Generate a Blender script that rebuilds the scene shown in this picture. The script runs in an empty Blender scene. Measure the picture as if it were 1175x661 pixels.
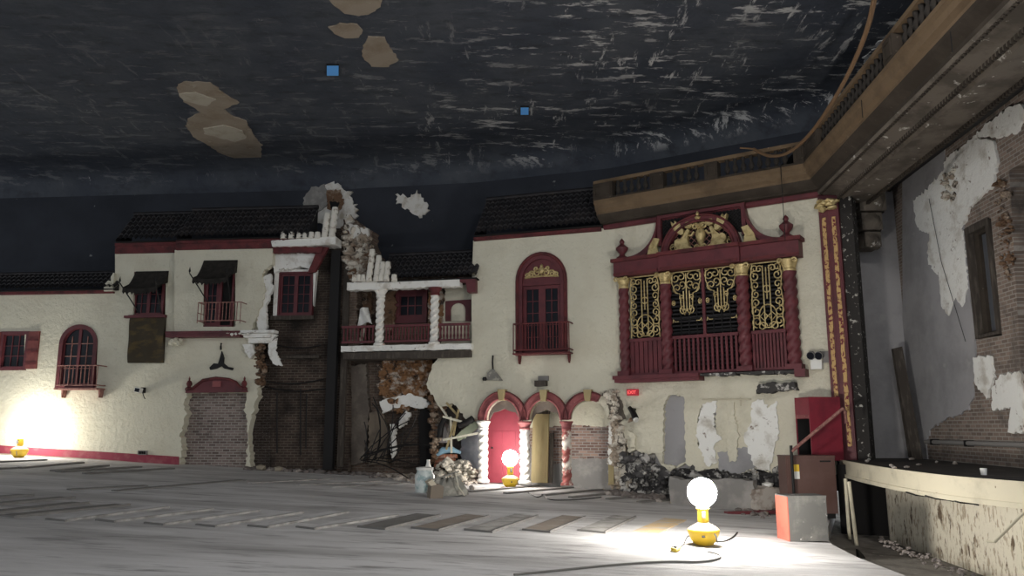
import bpy, bmesh, math, random
from math import sin, cos, pi, radians, tan, sqrt
from mathutils import Vector
from mathutils.geometry import delaunay_2d_cdt
random.seed(7)
SC = bpy.context.scene
COL = SC.collection
# ------------------------------------------------------------------ camera
FPX, PITCH, EZ = 905.0, radians(10.0), 1.58
cam = bpy.data.cameras.new('camera'); camo = bpy.data.objects.new('camera', cam); COL.objects.link(camo)
cam.sensor_width = 36; cam.lens = FPX * 36 / 1175; cam.clip_end = 200
camo.location = (0, 0, EZ); camo.rotation_euler = (pi/2 + PITCH, 0, 0); SC.camera = camo

def ray(px, py):
    x, y = (px - 587.5) / FPX, (330.5 - py) / FPX
    return Vector((x, cos(PITCH) - y*sin(PITCH), sin(PITCH) + y*cos(PITCH)))
def at_z(px, py, z):
    d = ray(px, py); t = (z - EZ) / d.z
    return Vector((d.x*t, d.y*t, z))
def at_y(px, py, Y):
    d = ray(px, py); t = Y / d.y
    return Vector((d.x*t, Y, EZ + d.z*t))
SL = 0.05
def floor_z(X, Y=0): return -SL * X
def at_floor(px, py, drop=0.0):
    d = ray(px, py); t = (-drop - EZ) / (d.z + SL*d.x)
    return Vector((d.x*t, d.y*t, EZ + d.z*t))

class Plane:
    """an upright wall plane: origin in plan, turned clockwise by deg; u runs along it, n away from the room"""
    def __init__(s, x, y, deg):
        s.o = Vector((x, y)); s.a = radians(deg)
        s.ud = Vector((cos(s.a), -sin(s.a))); s.n = Vector((sin(s.a), cos(s.a)))
    def hit(s, px, py, off=0.0):
        d = ray(px, py); dn = d.x*s.n.x + d.y*s.n.y
        t = (s.o.dot(s.n) - off) / dn
        return (Vector((d.x*t, d.y*t)) - s.o).dot(s.ud), EZ + d.z*t
    def xy(s, u, off=0.0): return s.o + s.ud*u - s.n*off
    def z_at(s, px, py, off=0.0): return s.hit(px, py, off)[1]

B0 = at_y(600, 490, 22.0)
PB = Plane(B0.x, B0.y, 19)
uj, _ = PB.hit(545, 490); j = PB.xy(uj)
PM = Plane(j.x, j.y, 12)
uj, _ = PM.hit(385, 490); j = PM.xy(uj)
PA = Plane(j.x, j.y, 5)
uj, _ = PB.hit(706, 490); j = PB.xy(uj)
PC = Plane(j.x, j.y, 34)
DV = ray(666, 490); DV = Vector((DV.x, DV.y)).normalized()       # the way the proscenium runs
ADEG = math.degrees(math.atan2(DV.y, -DV.x))
def pros_plane(X18):                                             # a plane parallel to the proscenium through (X18, 18)
    return Plane(X18, 18.0, ADEG)
PS = pros_plane(9.5)                                             # back wall of the stage
PE = Plane(8.6, 19.2, 2)                                         # end wall of the stage

# ------------------------------------------------------------------ mesh builder
def inside(p, poly):
    c = False; n = len(poly); x, y = p
    for i in range(n):
        x1, y1 = poly[i]; x2, y2 = poly[i-1]
        if (y1 > y) != (y2 > y) and x < (x2-x1)*(y-y1)/(y2-y1) + x1: c = not c
    return c
class MB:
    def __init__(s): s.v = []; s.f = []; s.sm = []
    def add(s, vs, fs, smooth=False):
        b = len(s.v); s.v += [tuple(p) for p in vs]
        for f in fs: s.f.append([b+i for i in f]); s.sm.append(smooth)
        return s
    def box(s, x0, x1, y0, y1, z0, z1):
        return s.hexa([(x0,y0,z0),(x1,y0,z0),(x1,y1,z0),(x0,y1,z0)], [(x0,y0,z1),(x1,y0,z1),(x1,y1,z1),(x0,y1,z1)])
    def hexa(s, lo, hi):
        return s.add(list(lo)+list(hi), [(3,2,1,0),(4,5,6,7),(0,1,5,4),(1,2,6,5),(2,3,7,6),(3,0,4,7)])
    def prism(s, outer, y0, y1, holes=(), axis='y'):
        """an outline in (x, z) with holes, from y0 to y1 (axis 'y') or an outline in (x, y) from z0 to z1 (axis 'z')"""
        vs, es = [], []
        for lp in [outer, *holes]:
            b = len(vs); vs += [Vector(p[:2]) for p in lp]; es += [(b+i, b+(i+1) % len(lp)) for i in range(len(lp))]
        r = delaunay_2d_cdt(vs, es, [], 0, 1e-6)
        pv, tri = r[0], []
        for t in r[2]:
            c = sum((pv[i] for i in t), Vector((0, 0))) / len(t)
            if inside(c, outer) and not any(inside(c, h) for h in holes): tri.append(tuple(t))
        P = (lambda p, k: (p[0], k, p[1])) if axis == 'y' else (lambda p, k: (p[0], p[1], k))
        n = len(pv); ed = {}
        for t in tri:
            for i in range(len(t)):
                a, b = t[i], t[(i+1) % len(t)]
                if (b, a) in ed: del ed[(b, a)]
                else: ed[(a, b)] = 1
        fs = [t for t in tri] + [tuple(n+i for i in reversed(t)) for t in tri] + [(b, a, n+a, n+b) for a, b in ed]
        return s.add([P(p, y0) for p in pv] + [P(p, y1) for p in pv], fs)
    def tube(s, pts, r, n=6, caps=True):
        pts = [Vector(p) for p in pts]; rs = r if isinstance(r, (list, tuple)) else [r]*len(pts)
        vs = []; up = Vector((0.13, 0.31, 0.94))
        for i, p in enumerate(pts):
            d = (pts[min(i+1, len(pts)-1)] - pts[max(i-1, 0)]).normalized()
            if abs(d.dot(up)) > .97: up = Vector((1, .1, 0))
            a = d.cross(up).normalized(); b = d.cross(a)
            for k in range(n):
                t = 2*pi*k/n; vs.append(p + (a*cos(t) + b*sin(t))*rs[i])
        fs = [(i*n+k, i*n+(k+1) % n, (i+1)*n+(k+1) % n, (i+1)*n+k) for i in range(len(pts)-1) for k in range(n)]
        if caps: fs += [tuple(range(n)), tuple((len(pts)-1)*n+k for k in reversed(range(n)))]
        return s.add(vs, fs, n > 4)
    def lathe(s, prof, n=12, c=(0, 0, 0), tw=0, amp=0, lobes=3):
        vs = []
        for r, z in prof:
            for k in range(n):
                t = 2*pi*k/n; q = r*(1 + (amp*cos(lobes*t - tw*z) if amp else 0))
                vs.append((c[0]+q*cos(t), c[1]+q*sin(t), c[2]+z))
        m = len(prof)
        fs = [(i*n+k, i*n+(k+1) % n, (i+1)*n+(k+1) % n, (i+1)*n+k) for i in range(m-1) for k in range(n)]
        fs += [tuple(reversed(range(n))), tuple((m-1)*n+k for k in range(n))]
        return s.add(vs, fs, True)
    def grid(s, fn, nu, nv, smooth=True):
        vs = [fn(i/nu, k/nv) for k in range(nv+1) for i in range(nu+1)]
        fs = [(k*(nu+1)+i, k*(nu+1)+i+1, (k+1)*(nu+1)+i+1, (k+1)*(nu+1)+i) for k in range(nv) for i in range(nu)]
        return s.add(vs, fs, smooth)
    def rock(s, c, r, seed=None, flat=1.0):
        bm = bmesh.new(); bmesh.ops.create_icosphere(bm, subdivisions=1, radius=1)
        k = (random.uniform(.7, 1.5), random.uniform(.6, 1.2), random.uniform(.45, .8)*flat)
        R = random.uniform(0, 6.3)
        vs = []
        for v in bm.verts:
            q = random.uniform(.72, 1.2)*r
            x, y, z = v.co.x*k[0]*q, v.co.y*k[1]*q, v.co.z*k[2]*q
            vs.append((c[0]+x*cos(R)-y*sin(R), c[1]+x*sin(R)+y*cos(R), c[2]+z))
        fs = [[v.index for v in f.verts] for f in bm.faces]; bm.free()
        return s.add(vs, fs)
    def build(s, name, mats, parent=None, loc=(0, 0, 0), rz=0.0, recalc=True):
        me = bpy.data.meshes.new(name); me.from_pydata(s.v, [], s.f)
        for p, q in zip(me.polygons, s.sm): p.use_smooth = q
        if recalc:
            bm = bmesh.new(); bm.from_mesh(me)
            bmesh.ops.recalc_face_normals(bm, faces=bm.faces); bm.to_mesh(me); bm.free()
        if any(s.sm):
            try: me.set_sharp_from_angle(angle=radians(48))
            except Exception: pass
        me.materials.append(mats)
        o = bpy.data.objects.new(name, me); COL.objects.link(o)
        o.location = loc; o.rotation_euler = (0, 0, rz)
        if parent is not None: o.parent = parent
        return o

def rag(pts, amp=.05, step=.15, closed=False):
    """break an outline's edges into short pieces and jitter them"""
    out = []; n = len(pts)
    for i in range(n if closed else n-1):
        a, b = Vector(pts[i][:2]), Vector(pts[(i+1) % n][:2]); L = (b-a).length; k = max(1, int(L/step))
        nrm = Vector((-(b-a).y, (b-a).x)).normalized() if L else Vector((0, 0))
        k = max(1, int(L/(step*.55))); amp_ = amp*.8
        for q in range(k):
            p = a.lerp(b, (q + (random.uniform(-.3, .3) if q else 0))/k)
            p = p + nrm*(random.uniform(-amp_, amp_)*(1 if q % 3 == 0 else .55)) + Vector((random.uniform(-amp_, amp_), random.uniform(-amp_, amp_)))*.3
            out.append((p.x, p.y))
    if not closed: out.append(tuple(pts[-1][:2]))
    return out

# ------------------------------------------------------------------ objects
def tag(o, label, cat, group=None, kind=None):
    o['label'] = label; o['category'] = cat
    if group: o['group'] = group
    if kind: o['kind'] = kind
    return o
def struct(o, label=None):
    o['kind'] = 'structure'
    if label: o['label'] = label
    return o
def empty(name, loc, rz=0.0):
    o = bpy.data.objects.new(name, None); COL.objects.link(o); o.empty_display_size = .2
    o.location = loc; o.rotation_euler = (0, 0, rz); return o
class On:
    """something on a wall plane; its own frame sits where the pixel (px, py) meets the plane"""
    def __init__(s, name, pl, px, py, off=0.0, label=None, cat=None, group=None, structure=False):
        s.pl, s.off = pl, off; s.u, s.z = pl.hit(px, py, off)
        xy = pl.xy(s.u, off)
        s.o = empty(name, (xy.x, xy.y, s.z), -pl.a)
        if structure: struct(s.o, label)
        elif label: tag(s.o, label, cat, group)
    def q(s, px, py, off=None):
        off = s.off if off is None else off
        u, z = s.pl.hit(px, py, off)
        return (u - s.u, z - s.z)
    def part(s, name, mb, m, parent=None): return mb.build(name, m, parent or s.o)
def wall(name, pl, mb, m, label=None):
    return struct(mb.build(name, m, None, (pl.o.x, pl.o.y, 0), -pl.a), label)
def pts(pl, lst, off=0.0): return [pl.hit(x, y, off) for x, y in lst]
def copy_tree(o, parent=None):
    c = o.copy(); COL.objects.link(c)
    if parent is not None: c.parent = parent
    for ch in [x for x in o.children]: copy_tree(ch, c)
    return c

# ------------------------------------------------------------------ materials
def mat(name, col, rough=.85, metal=0.0, c2=None, s2=2.0, t2=(.45, .6), c3=None, s3=12.0, t3=(.55, .65), bump=0.0, bs=20.0,
        bd=.02, stretch=(1, 1, 1), emit=None, spec=.3, det=6.0):
    m = bpy.data.materials.new(name); m.use_nodes = True; nt = m.node_tree; N, L = nt.nodes, nt.links
    p = N['Principled BSDF']; p.inputs['Roughness'].default_value = rough; p.inputs['Metallic'].default_value = metal
    p.inputs['Specular IOR Level'].default_value = spec
    tc = N.new('ShaderNodeTexCoord'); mp = N.new('ShaderNodeMapping'); mp.inputs['Scale'].default_value = stretch
    L.new(tc.outputs['Object'], mp.inputs['Vector'])
    def noise(sc, d=det):
        n = N.new('ShaderNodeTexNoise'); n.inputs['Scale'].default_value = sc; n.inputs['Detail'].default_value = d
        n.inputs['Roughness'].default_value = .62; L.new(mp.outputs[0], n.inputs['Vector']); return n
    cur = N.new('ShaderNodeRGB'); cur.outputs[0].default_value = (*col, 1); out = cur.outputs[0]
    for c, sc, t in ((c2, s2, t2), (c3, s3, t3)):
        if c is None: continue
        r = N.new('ShaderNodeMapRange'); r.inputs['From Min'].default_value = t[0]; r.inputs['From Max'].default_value = t[1]
        L.new(noise(sc).outputs['Fac'], r.inputs['Value'])
        x = N.new('ShaderNodeMix'); x.data_type = 'RGBA'; L.new(r.outputs[0], x.inputs['Factor']); L.new(out, x.inputs['A'])
        x.inputs['B'].default_value = (*c, 1); out = x.outputs['Result']
    L.new(out, p.inputs['Base Color'])
    if bump:
        b = N.new('ShaderNodeBump'); b.inputs['Strength'].default_value = bump; b.inputs['Distance'].default_value = bd
        L.new(noise(bs).outputs['Fac'], b.inputs['Height']); L.new(b.outputs[0], p.inputs['Normal'])
    if emit:
        p.inputs['Emission Color'].default_value = (*emit[0], 1); p.inputs['Emission Strength'].default_value = emit[1]
    return m
def brick_mat(name, ca, cb, mortar, bw=.22, rh=.078, ms=.012, stain=None, t=(.5, .62), s=1.3, bump=.6):
    m = bpy.data.materials.new(name); m.use_nodes = True; nt = m.node_tree; N, L = nt.nodes, nt.links
    p = N['Principled BSDF']; p.inputs['Roughness'].default_value = .9; p.inputs['Specular IOR Level'].default_value = .2
    tc = N.new('ShaderNodeTexCoord'); sp = N.new('ShaderNodeSeparateXYZ'); cb_ = N.new('ShaderNodeCombineXYZ')
    L.new(tc.outputs['Object'], sp.inputs[0]); L.new(sp.outputs['X'], cb_.inputs['X']); L.new(sp.outputs['Z'], cb_.inputs['Y'])
    b = N.new('ShaderNodeTexBrick'); L.new(cb_.outputs[0], b.inputs['Vector'])
    b.inputs['Scale'].default_value = 1; b.inputs['Brick Width'].default_value = bw; b.inputs['Row Height'].default_value = rh
    b.inputs['Mortar Size'].default_value = ms; b.inputs['Mortar Smooth'].default_value = .3
    b.inputs['Color1'].default_value = (*ca, 1); b.inputs['Color2'].default_value = (*cb, 1); b.inputs['Mortar'].default_value = (*mortar, 1)
    out = b.outputs['Color']
    n = N.new('ShaderNodeTexNoise'); n.inputs['Scale'].default_value = s; n.inputs['Detail'].default_value = 8; n.inputs['Roughness'].default_value = .65
    L.new(tc.outputs['Object'], n.inputs['Vector'])
    if stain:
        r = N.new('ShaderNodeMapRange'); r.inputs['From Min'].default_value = t[0]; r.inputs['From Max'].default_value = t[1]
        L.new(n.outputs['Fac'], r.inputs['Value'])
        x = N.new('ShaderNodeMix'); x.data_type = 'RGBA'; L.new(r.outputs[0], x.inputs['Factor']); L.new(out, x.inputs['A'])
        x.inputs['B'].default_value = (*stain, 1); out = x.outputs['Result']
    L.new(out, p.inputs['Base Color'])
    bp = N.new('ShaderNodeBump'); bp.inputs['Strength'].default_value = bump; bp.inputs['Distance'].default_value = .015; bp.invert = True
    L.new(b.outputs['Fac'], bp.inputs['Height']); L.new(bp.outputs[0], p.inputs['Normal'])
    return m
STUCCO = mat('cream stucco', (.64, .61, .495), .92, c2=(.57, .53, .42), s2=.7, t2=(.48, .7), c3=(.5, .47, .38), s3=7, t3=(.6, .75), bump=.75, bs=6.5, bd=.06)
STUCCO_ROUGH = mat('rough cream stucco', (.66, .62, .5), .92, c2=(.55, .51, .4), s2=1.2, t2=(.48, .7), bump=.9, bs=5, bd=.09)
WHITEP = mat('white plaster', (.78, .77, .73), .9, c2=(.5, .46, .4), s2=2.2, t2=(.52, .68), c3=(.25, .2, .16), s3=6, t3=(.63, .7), bump=.6, bs=9, bd=.04)
WHITECOL = mat('white column paint', (.74, .72, .67), .8, c2=(.45, .36, .3), s2=4, t2=(.58, .66), bump=.3, bs=14)
GREYP = mat('grey plaster', (.33, .32, .325), .9, c2=(.25, .243, .247), s2=.9, t2=(.45, .65), c3=(.36, .35, .34), s3=3, t3=(.6, .75), bump=.35, bs=4, bd=.04)
RED = mat('dark red paint', (.12, .025, .031), .55, c2=(.07, .016, .02), s2=2.5, t2=(.45, .7), bump=.2, bs=22, spec=.4)
REDTRIM = mat('maroon trim paint', (.13, .028, .03), .7, c2=(.06, .017, .018), s2=3, t2=(.45, .65), c3=(.3, .25, .2), s3=18, t3=(.68, .74), bump=.3, bs=15)
ARCHRED = mat('brick red arch paint', (.27, .085, .085), .7, c2=(.17, .045, .05), s2=4, t2=(.45, .65), c3=(.5, .42, .36), s3=13, t3=(.66, .74), bump=.3, bs=15)
DOORRED = mat('red door paint', (.27, .04, .06), .55, c2=(.2, .03, .042), s2=1.2, t2=(.4, .7), bump=.08, bs=12, spec=.4)
GOLD = mat('gold paint', (.58, .46, .23), .45, metal=.4, c2=(.34, .25, .11), s2=9, t2=(.45, .65), bump=.2, bs=25)
GOLDFLAKE = mat('flaked gold leaf', (.5, .32, .13), .6, metal=.1, c2=(.15, .022, .03), s2=11, t2=(.52, .57), bump=.5, bs=20)
TILE = mat('black roof tile', (.018, .017, .019), .55, c2=(.035, .03, .03), s2=2, t2=(.45, .7), c3=(.07, .06, .06), s3=15, t3=(.64, .72), bump=.3, bs=16)
TILEWHITE = mat('white tile clay', (.7, .67, .6), .85, c2=(.3, .25, .2), s2=6, t2=(.55, .66), bump=.3, bs=15)
GLASS = mat('dark window glass', (.01, .011, .016), .25, spec=.12)
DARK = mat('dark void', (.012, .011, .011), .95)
IRON = mat('black iron', (.015, .014, .014), .6, metal=.3)
SHUTTERRED = mat('faded red shutter', (.19, .055, .05), .65, c2=(.13, .036, .034), s2=5, t2=(.45, .65))
REDIRON = mat('rusty red iron', (.3, .15, .125), .65, c2=(.2, .085, .075), s2=12, t2=(.45, .6))
CANVAS = mat('brown canvas', (.05, .04, .026), .9, c2=(.1, .07, .03), s2=1.6, t2=(.5, .62), bump=.3, bs=5, stretch=(1, 1, 2.2))
AWN = mat('dark awning cloth', (.03, .026, .022), .95, c2=(.016, .014, .012), s2=6, t2=(.4, .6), bump=.3, bs=12)
BRICKDOOR = brick_mat('door infill brick', (.13, .095, .085), (.3, .235, .21), (.38, .35, .32), stain=(.1, .085, .08), t=(.56, .75))
BRICKDARK = brick_mat('sooty brick', (.05, .035, .028), (.085, .058, .045), (.13, .11, .09), stain=(.018, .014, .012), t=(.4, .62), s=.9)
BRICKMID = brick_mat('grimy brick', (.12, .085, .065), (.16, .11, .085), (.2, .17, .14), stain=(.035, .027, .022), t=(.45, .68), s=.8)
BRICKRED = brick_mat('recess brick', (.12, .075, .065), (.4, .27, .22), (.36, .33, .31), stain=(.2, .185, .175), t=(.5, .66), s=1.6)
BRICKSTAGE = brick_mat('stage brick', (.15, .115, .095), (.25, .19, .155), (.3, .27, .24), stain=(.1, .085, .075), t=(.5, .66), s=1.0)
EARTH = mat('brown broken masonry', (.17, .1, .06), .95, c2=(.38, .3, .23), s2=2.4, t2=(.5, .6), c3=(.04, .03, .024), s3=4, t3=(.55, .65), bump=1.0, bs=6, bd=.15)
RUST = mat('rust stained plaster', (.24, .125, .06), .95, c2=(.46, .4, .34), s2=3.6, t2=(.5, .6), c3=(.05, .035, .027), s3=4.5, t3=(.54, .62), bump=1.0, bs=7, bd=.1)
RUBBLE = mat('rubble', (.4, .36, .32), .95, c2=(.2, .16, .13), s2=3, t2=(.45, .6), bump=.6, bs=14)
RUBBLEDARK = mat('dark rubble', (.15, .13, .12), .95, c2=(.34, .3, .27), s2=2.2, t2=(.52, .64), bump=.6, bs=14)
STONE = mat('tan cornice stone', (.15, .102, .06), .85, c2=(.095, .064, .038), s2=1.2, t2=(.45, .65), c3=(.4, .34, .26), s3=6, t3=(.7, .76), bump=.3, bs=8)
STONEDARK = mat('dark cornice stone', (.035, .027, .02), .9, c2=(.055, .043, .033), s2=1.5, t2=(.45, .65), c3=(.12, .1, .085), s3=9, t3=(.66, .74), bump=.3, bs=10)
STONEGREY = mat('grey frieze stone', (.13, .11, .09), .9, c2=(.07, .059, .048), s2=1.4, t2=(.45, .6), c3=(.5, .48, .44), s3=3.2, t3=(.61, .67), bump=.4, bs=10)
BALUS = mat('sooty baluster', (.028, .024, .021), .9, c2=(.045, .037, .03), s2=4, t2=(.45, .6))
YELLOW = mat('yellow plastic', (.72, .47, .03), .45, spec=.5, c2=(.5, .34, .05), s2=5, t2=(.55, .75))
GREYPL = mat('grey plastic', (.2, .19, .18), .6)
GLOBE = mat('lit balloon', (.9, .9, .88), .6, emit=((1.0, .965, .9), 320.0))
GLOBE_B = mat('lit balloon by the door', (.9, .9, .88), .6, emit=((1.0, .965, .9), 90.0))
GLOBE_C = mat('lit balloon by the west wall', (.9, .9, .88), .6, emit=((1.0, .97, .87), 125.0))
CREAM = mat('cream paint', (.55, .5, .38), .75, c2=(.42, .38, .29), s2=2, t2=(.48, .7), c3=(.16, .12, .08), s3=8, t3=(.68, .74), bump=.3, bs=10)
PEEL = mat('peeling cream plaster', (.62, .57, .46), .9, c2=(.12, .085, .055), s2=4.6, t2=(.585, .625), c3=(.36, .3, .22), s3=13, t3=(.53, .6), bump=.9, bs=8, bd=.05, stretch=(1, 1, .42))
DECK = mat('dark stage boards', (.028, .025, .023), .9, c2=(.06, .052, .045), s2=3, t2=(.5, .65), bump=.5, bs=6)
CABBROWN = mat('brown cabinet paint', (.1, .052, .043), .5, c2=(.13, .075, .065), s2=1.5, t2=(.45, .7), spec=.4)
CABRED = mat('red cabinet paint', (.21, .018, .033), .5, c2=(.14, .013, .024), s2=2, t2=(.45, .65), spec=.4)
ORANGE = mat('orange red paint', (.42, .11, .075), .7, c2=(.32, .09, .065), s2=4, t2=(.5, .65))
BOXGREY = mat('scuffed grey paint', (.12, .117, .11), .8, c2=(.17, .163, .15), s2=4, t2=(.5, .65), c3=(.5, .48, .45), s3=9, t3=(.64, .7))  # grey darkened to carry the shade on the box front; pale scuffs are wear
WOODY = mat('yellow board', (.36, .29, .15), .75, c2=(.26, .2, .1), s2=1.4, t2=(.45, .65), stretch=(3, 3, .4))
WOODD = mat('weathered dark wood', (.05, .041, .034), .85, c2=(.1, .085, .07), s2=5, t2=(.5, .65), stretch=(3, 3, .5))
STRIP = mat('grimy floor plate', (.16, .152, .142), .85, c2=(.2, .19, .18), s2=2.5, t2=(.45, .65), bump=.2, bs=12)
STRIPL = mat('pale worn plate', (.36, .345, .325), .85, c2=(.18, .17, .16), s2=2.5, t2=(.45, .65), bump=.2, bs=12)
BLUE = mat('blue tarp', (.1, .32, .68), .7, emit=((.1, .33, .75), .12))  # faint glow added to the tarp, which is no lamp
BEIGE = mat('bare beige plaster', (.3, .25, .195), .9, c2=(.23, .18, .13), s2=1.3, t2=(.45, .65), c3=(.36, .32, .26), s3=5, t3=(.58, .7), bump=.4, bs=9)
CEILWHITE = mat('pale ceiling plaster', (.66, .64, .6), .9, c2=(.42, .37, .3), s2=3, t2=(.5, .65), bump=.5, bs=9)
CORD = mat('brown rope', (.16, .095, .05), .85, bump=.4, bs=40)
CORDB = mat('black cable', (.03, .028, .025), .6)
CORDY = mat('yellow cable', (.55, .4, .06), .6)
EXITRED = mat('exit sign housing', (.28, .02, .03), .5, emit=((.5, .02, .04), .35))
EXITTXT = mat('exit letters', (.8, .1, .1), .5, emit=((1.0, .16, .14), .9))
WHITEPL = mat('white plastic', (.75, .74, .7), .5)
GREEN = mat('faded green felt', (.3, .33, .24), .9)
SHEET = mat('grey crumpled sheet', (.25, .24, .21), .85, c2=(.4, .38, .33), s2=4, t2=(.5, .62), bump=.6, bs=9)
CLEAR = mat('cloudy clear plastic', (.55, .6, .58), .3, spec=.5, c2=(.3, .4, .4), s2=6, t2=(.5, .6))

MIXRUB = mat('mixed broken plaster', (.33, .27, .21), .95, c2=(.62, .57, .49), s2=3, t2=(.47, .56), c3=(.08, .065, .055), s3=5, t3=(.56, .64), bump=.9, bs=8, bd=.08)
def ceiling_mat():
    m = bpy.data.materials.new('flaking dark sky plaster'); m.use_nodes = True; nt = m.node_tree; N, L = nt.nodes, nt.links
    p = N['Principled BSDF']; p.inputs['Roughness'].default_value = .8; p.inputs['Specular IOR Level'].default_value = .25
    tc = N.new('ShaderNodeTexCoord')
    def noise(sc, st, d=8, ro=.65, off=(0, 0, 0), rot=0):
        mp = N.new('ShaderNodeMapping'); mp.inputs['Scale'].default_value = st; mp.inputs['Location'].default_value = off
        mp.inputs['Rotation'].default_value = (0, 0, rot)
        L.new(tc.outputs['Object'], mp.inputs['Vector'])
        n = N.new('ShaderNodeTexNoise'); n.inputs['Scale'].default_value = sc; n.inputs['Detail'].default_value = d; n.inputs['Roughness'].default_value = ro
        L.new(mp.outputs[0], n.inputs['Vector']); return n.outputs['Fac']
    def rng(v, a, b):
        r = N.new('ShaderNodeMapRange'); r.inputs['From Min'].default_value = a; r.inputs['From Max'].default_value = b; L.new(v, r.inputs['Value']); return r.outputs[0]
    def mul(a, b, op='MULTIPLY'):
        x = N.new('ShaderNodeMath'); x.operation = op; x.use_clamp = op == 'ADD'
        for i, q in enumerate((a, b)):
            if isinstance(q, float): x.inputs[i].default_value = q
            else: L.new(q, x.inputs[i])
        return x.outputs[0]
    def mix(f, a, b):
        x = N.new('ShaderNodeMix'); x.data_type = 'RGBA'; L.new(f, x.inputs['Factor'])
        for q, k in ((a, 'A'), (b, 'B')):
            if isinstance(q, tuple): x.inputs[k].default_value = (*q, 1)
            else: L.new(q, x.inputs[k])
        return x.outputs['Result']
    sep = N.new('ShaderNodeSeparateXYZ'); L.new(tc.outputs['Object'], sep.inputs[0])
    base = mix(rng(noise(.5, (1, 1, 1)), .4, .65), (.043, .050, .066), (.072, .079, .092))
    base = mix(rng(noise(2.2, (.6, 1.6, 1), 6), .5, .75), base, (.03, .033, .042))
    flake = rng(noise(1.15, (.75, 2.6, 1), 10, .74), .555, .6)              # long flakes across the room
    flake2 = rng(noise(1.3, (2.4, .5, 1), 10, .75, (5, 2, 0)), .585, .63) # and along it
    big = noise(.34, (1, 1.2, 1), 3, .5, (1.3, 4.1, 0))
    east = rng(sep.outputs['X'], -4.5, 1.5)                              # most of the loss is over the eastern half
    back = mul(rng(sep.outputs['Y'], 13.0, 20.0), 1.0)
    zone = mul(mul(rng(big, .36, .56), mul(east, .75), 'MULTIPLY'), mul(back, .12), 'ADD')
    loss = mul(mul(flake, flake2, 'MAXIMUM'), zone)
    spot = rng(noise(1.1, (1.5, 1.0, 1), 10, .78, (9, 3, 0), .6), .665, .69)
    loss = mul(loss, mul(spot, .8), 'MAXIMUM')
    up = rng(sep.outputs['Z'], 9.7, 10.1)
    loss = mul(loss, mul(up, .92, 'MULTIPLY'))
    L.new(mix(loss, base, (.68, .67, .65)), p.inputs['Base Color'])
    bp = N.new('ShaderNodeBump'); bp.inputs['Strength'].default_value = .5; bp.inputs['Distance'].default_value = .06
    L.new(noise(3, (1, 1, 1)), bp.inputs['Height']); L.new(bp.outputs[0], p.inputs['Normal'])
    return m
CEIL = ceiling_mat()
SKYWALL = mat('dark blue sky wall', (.032, .036, .047), .85, c2=(.022, .025, .033), s2=.6, t2=(.4, .65), c3=(.22, .22, .21), s3=2.6, t3=(.69, .72), bump=.2, bs=4)
FLOORM = mat('dusty grey concrete', (.62, .605, .6), .93, c2=(.4, .385, .378), s2=.5, t2=(.4, .62), c3=(.26, .25, .245), s3=2.2, t3=(.53, .68), bump=.7, bs=4, bd=.05, stretch=(.4, 1.9, 1), det=9)
PITM = mat('gritty pit floor', (.2, .185, .165), .95, c2=(.1, .09, .08), s2=1.8, t2=(.48, .66), c3=(.34, .32, .29), s3=7, t3=(.6, .7), bump=.6, bs=9, bd=.05)
# ================================================================== the shell
PITDROP = .28
edge = [at_floor(x, y) for x, y in ((1230, 760), (1130, 705), (1040, 661), (985, 640), (955, 625), (945, 612))] 
edge = [(p.x, p.y) for p in edge] + [(6.15, 15.9), (6.7, 17.2), (7.9, 20), (8, 24)]
def sloped(name, outline, z0, z1, m):
    mb = MB().prism(outline, z0, z1, axis='z')
    mb.v = [(x, y, z + floor_z(x, y)) for x, y, z in mb.v]
    return struct(mb.build(name, m))
sloped('floor', [(-32, -7), (edge[0][0], -7)] + edge + [(8, 32), (-32, 32)], -.3, 0, FLOORM)
sloped('floor_pit', [(edge[0][0], -7)] + edge + [(8, 32), (17, 32), (17, -7)], -.5, -PITDROP, PITM)
# a worn concrete lip where the floor drops to the pit
ZC = 10.35
bk = []
for pl, px in ((PA, -330), (PA, 385), (PB, 545), (PB, 706), (PC, 960)):
    u, _ = pl.hit(px, 490, -2.3); xy = pl.xy(u, -2.3); bk.append((xy.x, xy.y))
e = Vector(bk[-1]) - Vector(bk[-2]); bk.append(tuple(Vector(bk[-1]) + e.normalized()*7))
rows = [(0, 3.5), (0, 6.5), (0, 9.5), (.08, 9.85), (.25, 10.08), (.55, 10.23), (1.1, ZC-.03), (2.2, ZC), (6, ZC), (12, ZC), (20, ZC), (34, ZC)]
def along(t):
    k = min(int(t*(len(bk)-1)), len(bk)-2); f = t*(len(bk)-1) - k
    return Vector(bk[k]).lerp(Vector(bk[k+1]), f)
struct(MB().grid(lambda i, k: (lambda p, r: (p.x, p.y - r[0], r[1]))(along(i), rows[2 + round(k*(len(rows)-3))]), 20, len(rows)-3).build('ceiling', CEIL, recalc=False))
struct(MB().grid(lambda i, k: (lambda p: (p.x, p.y, 9.5*k))(along(i)), 20, 6).build('wall_back', SKYWALL, recalc=False))

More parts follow.
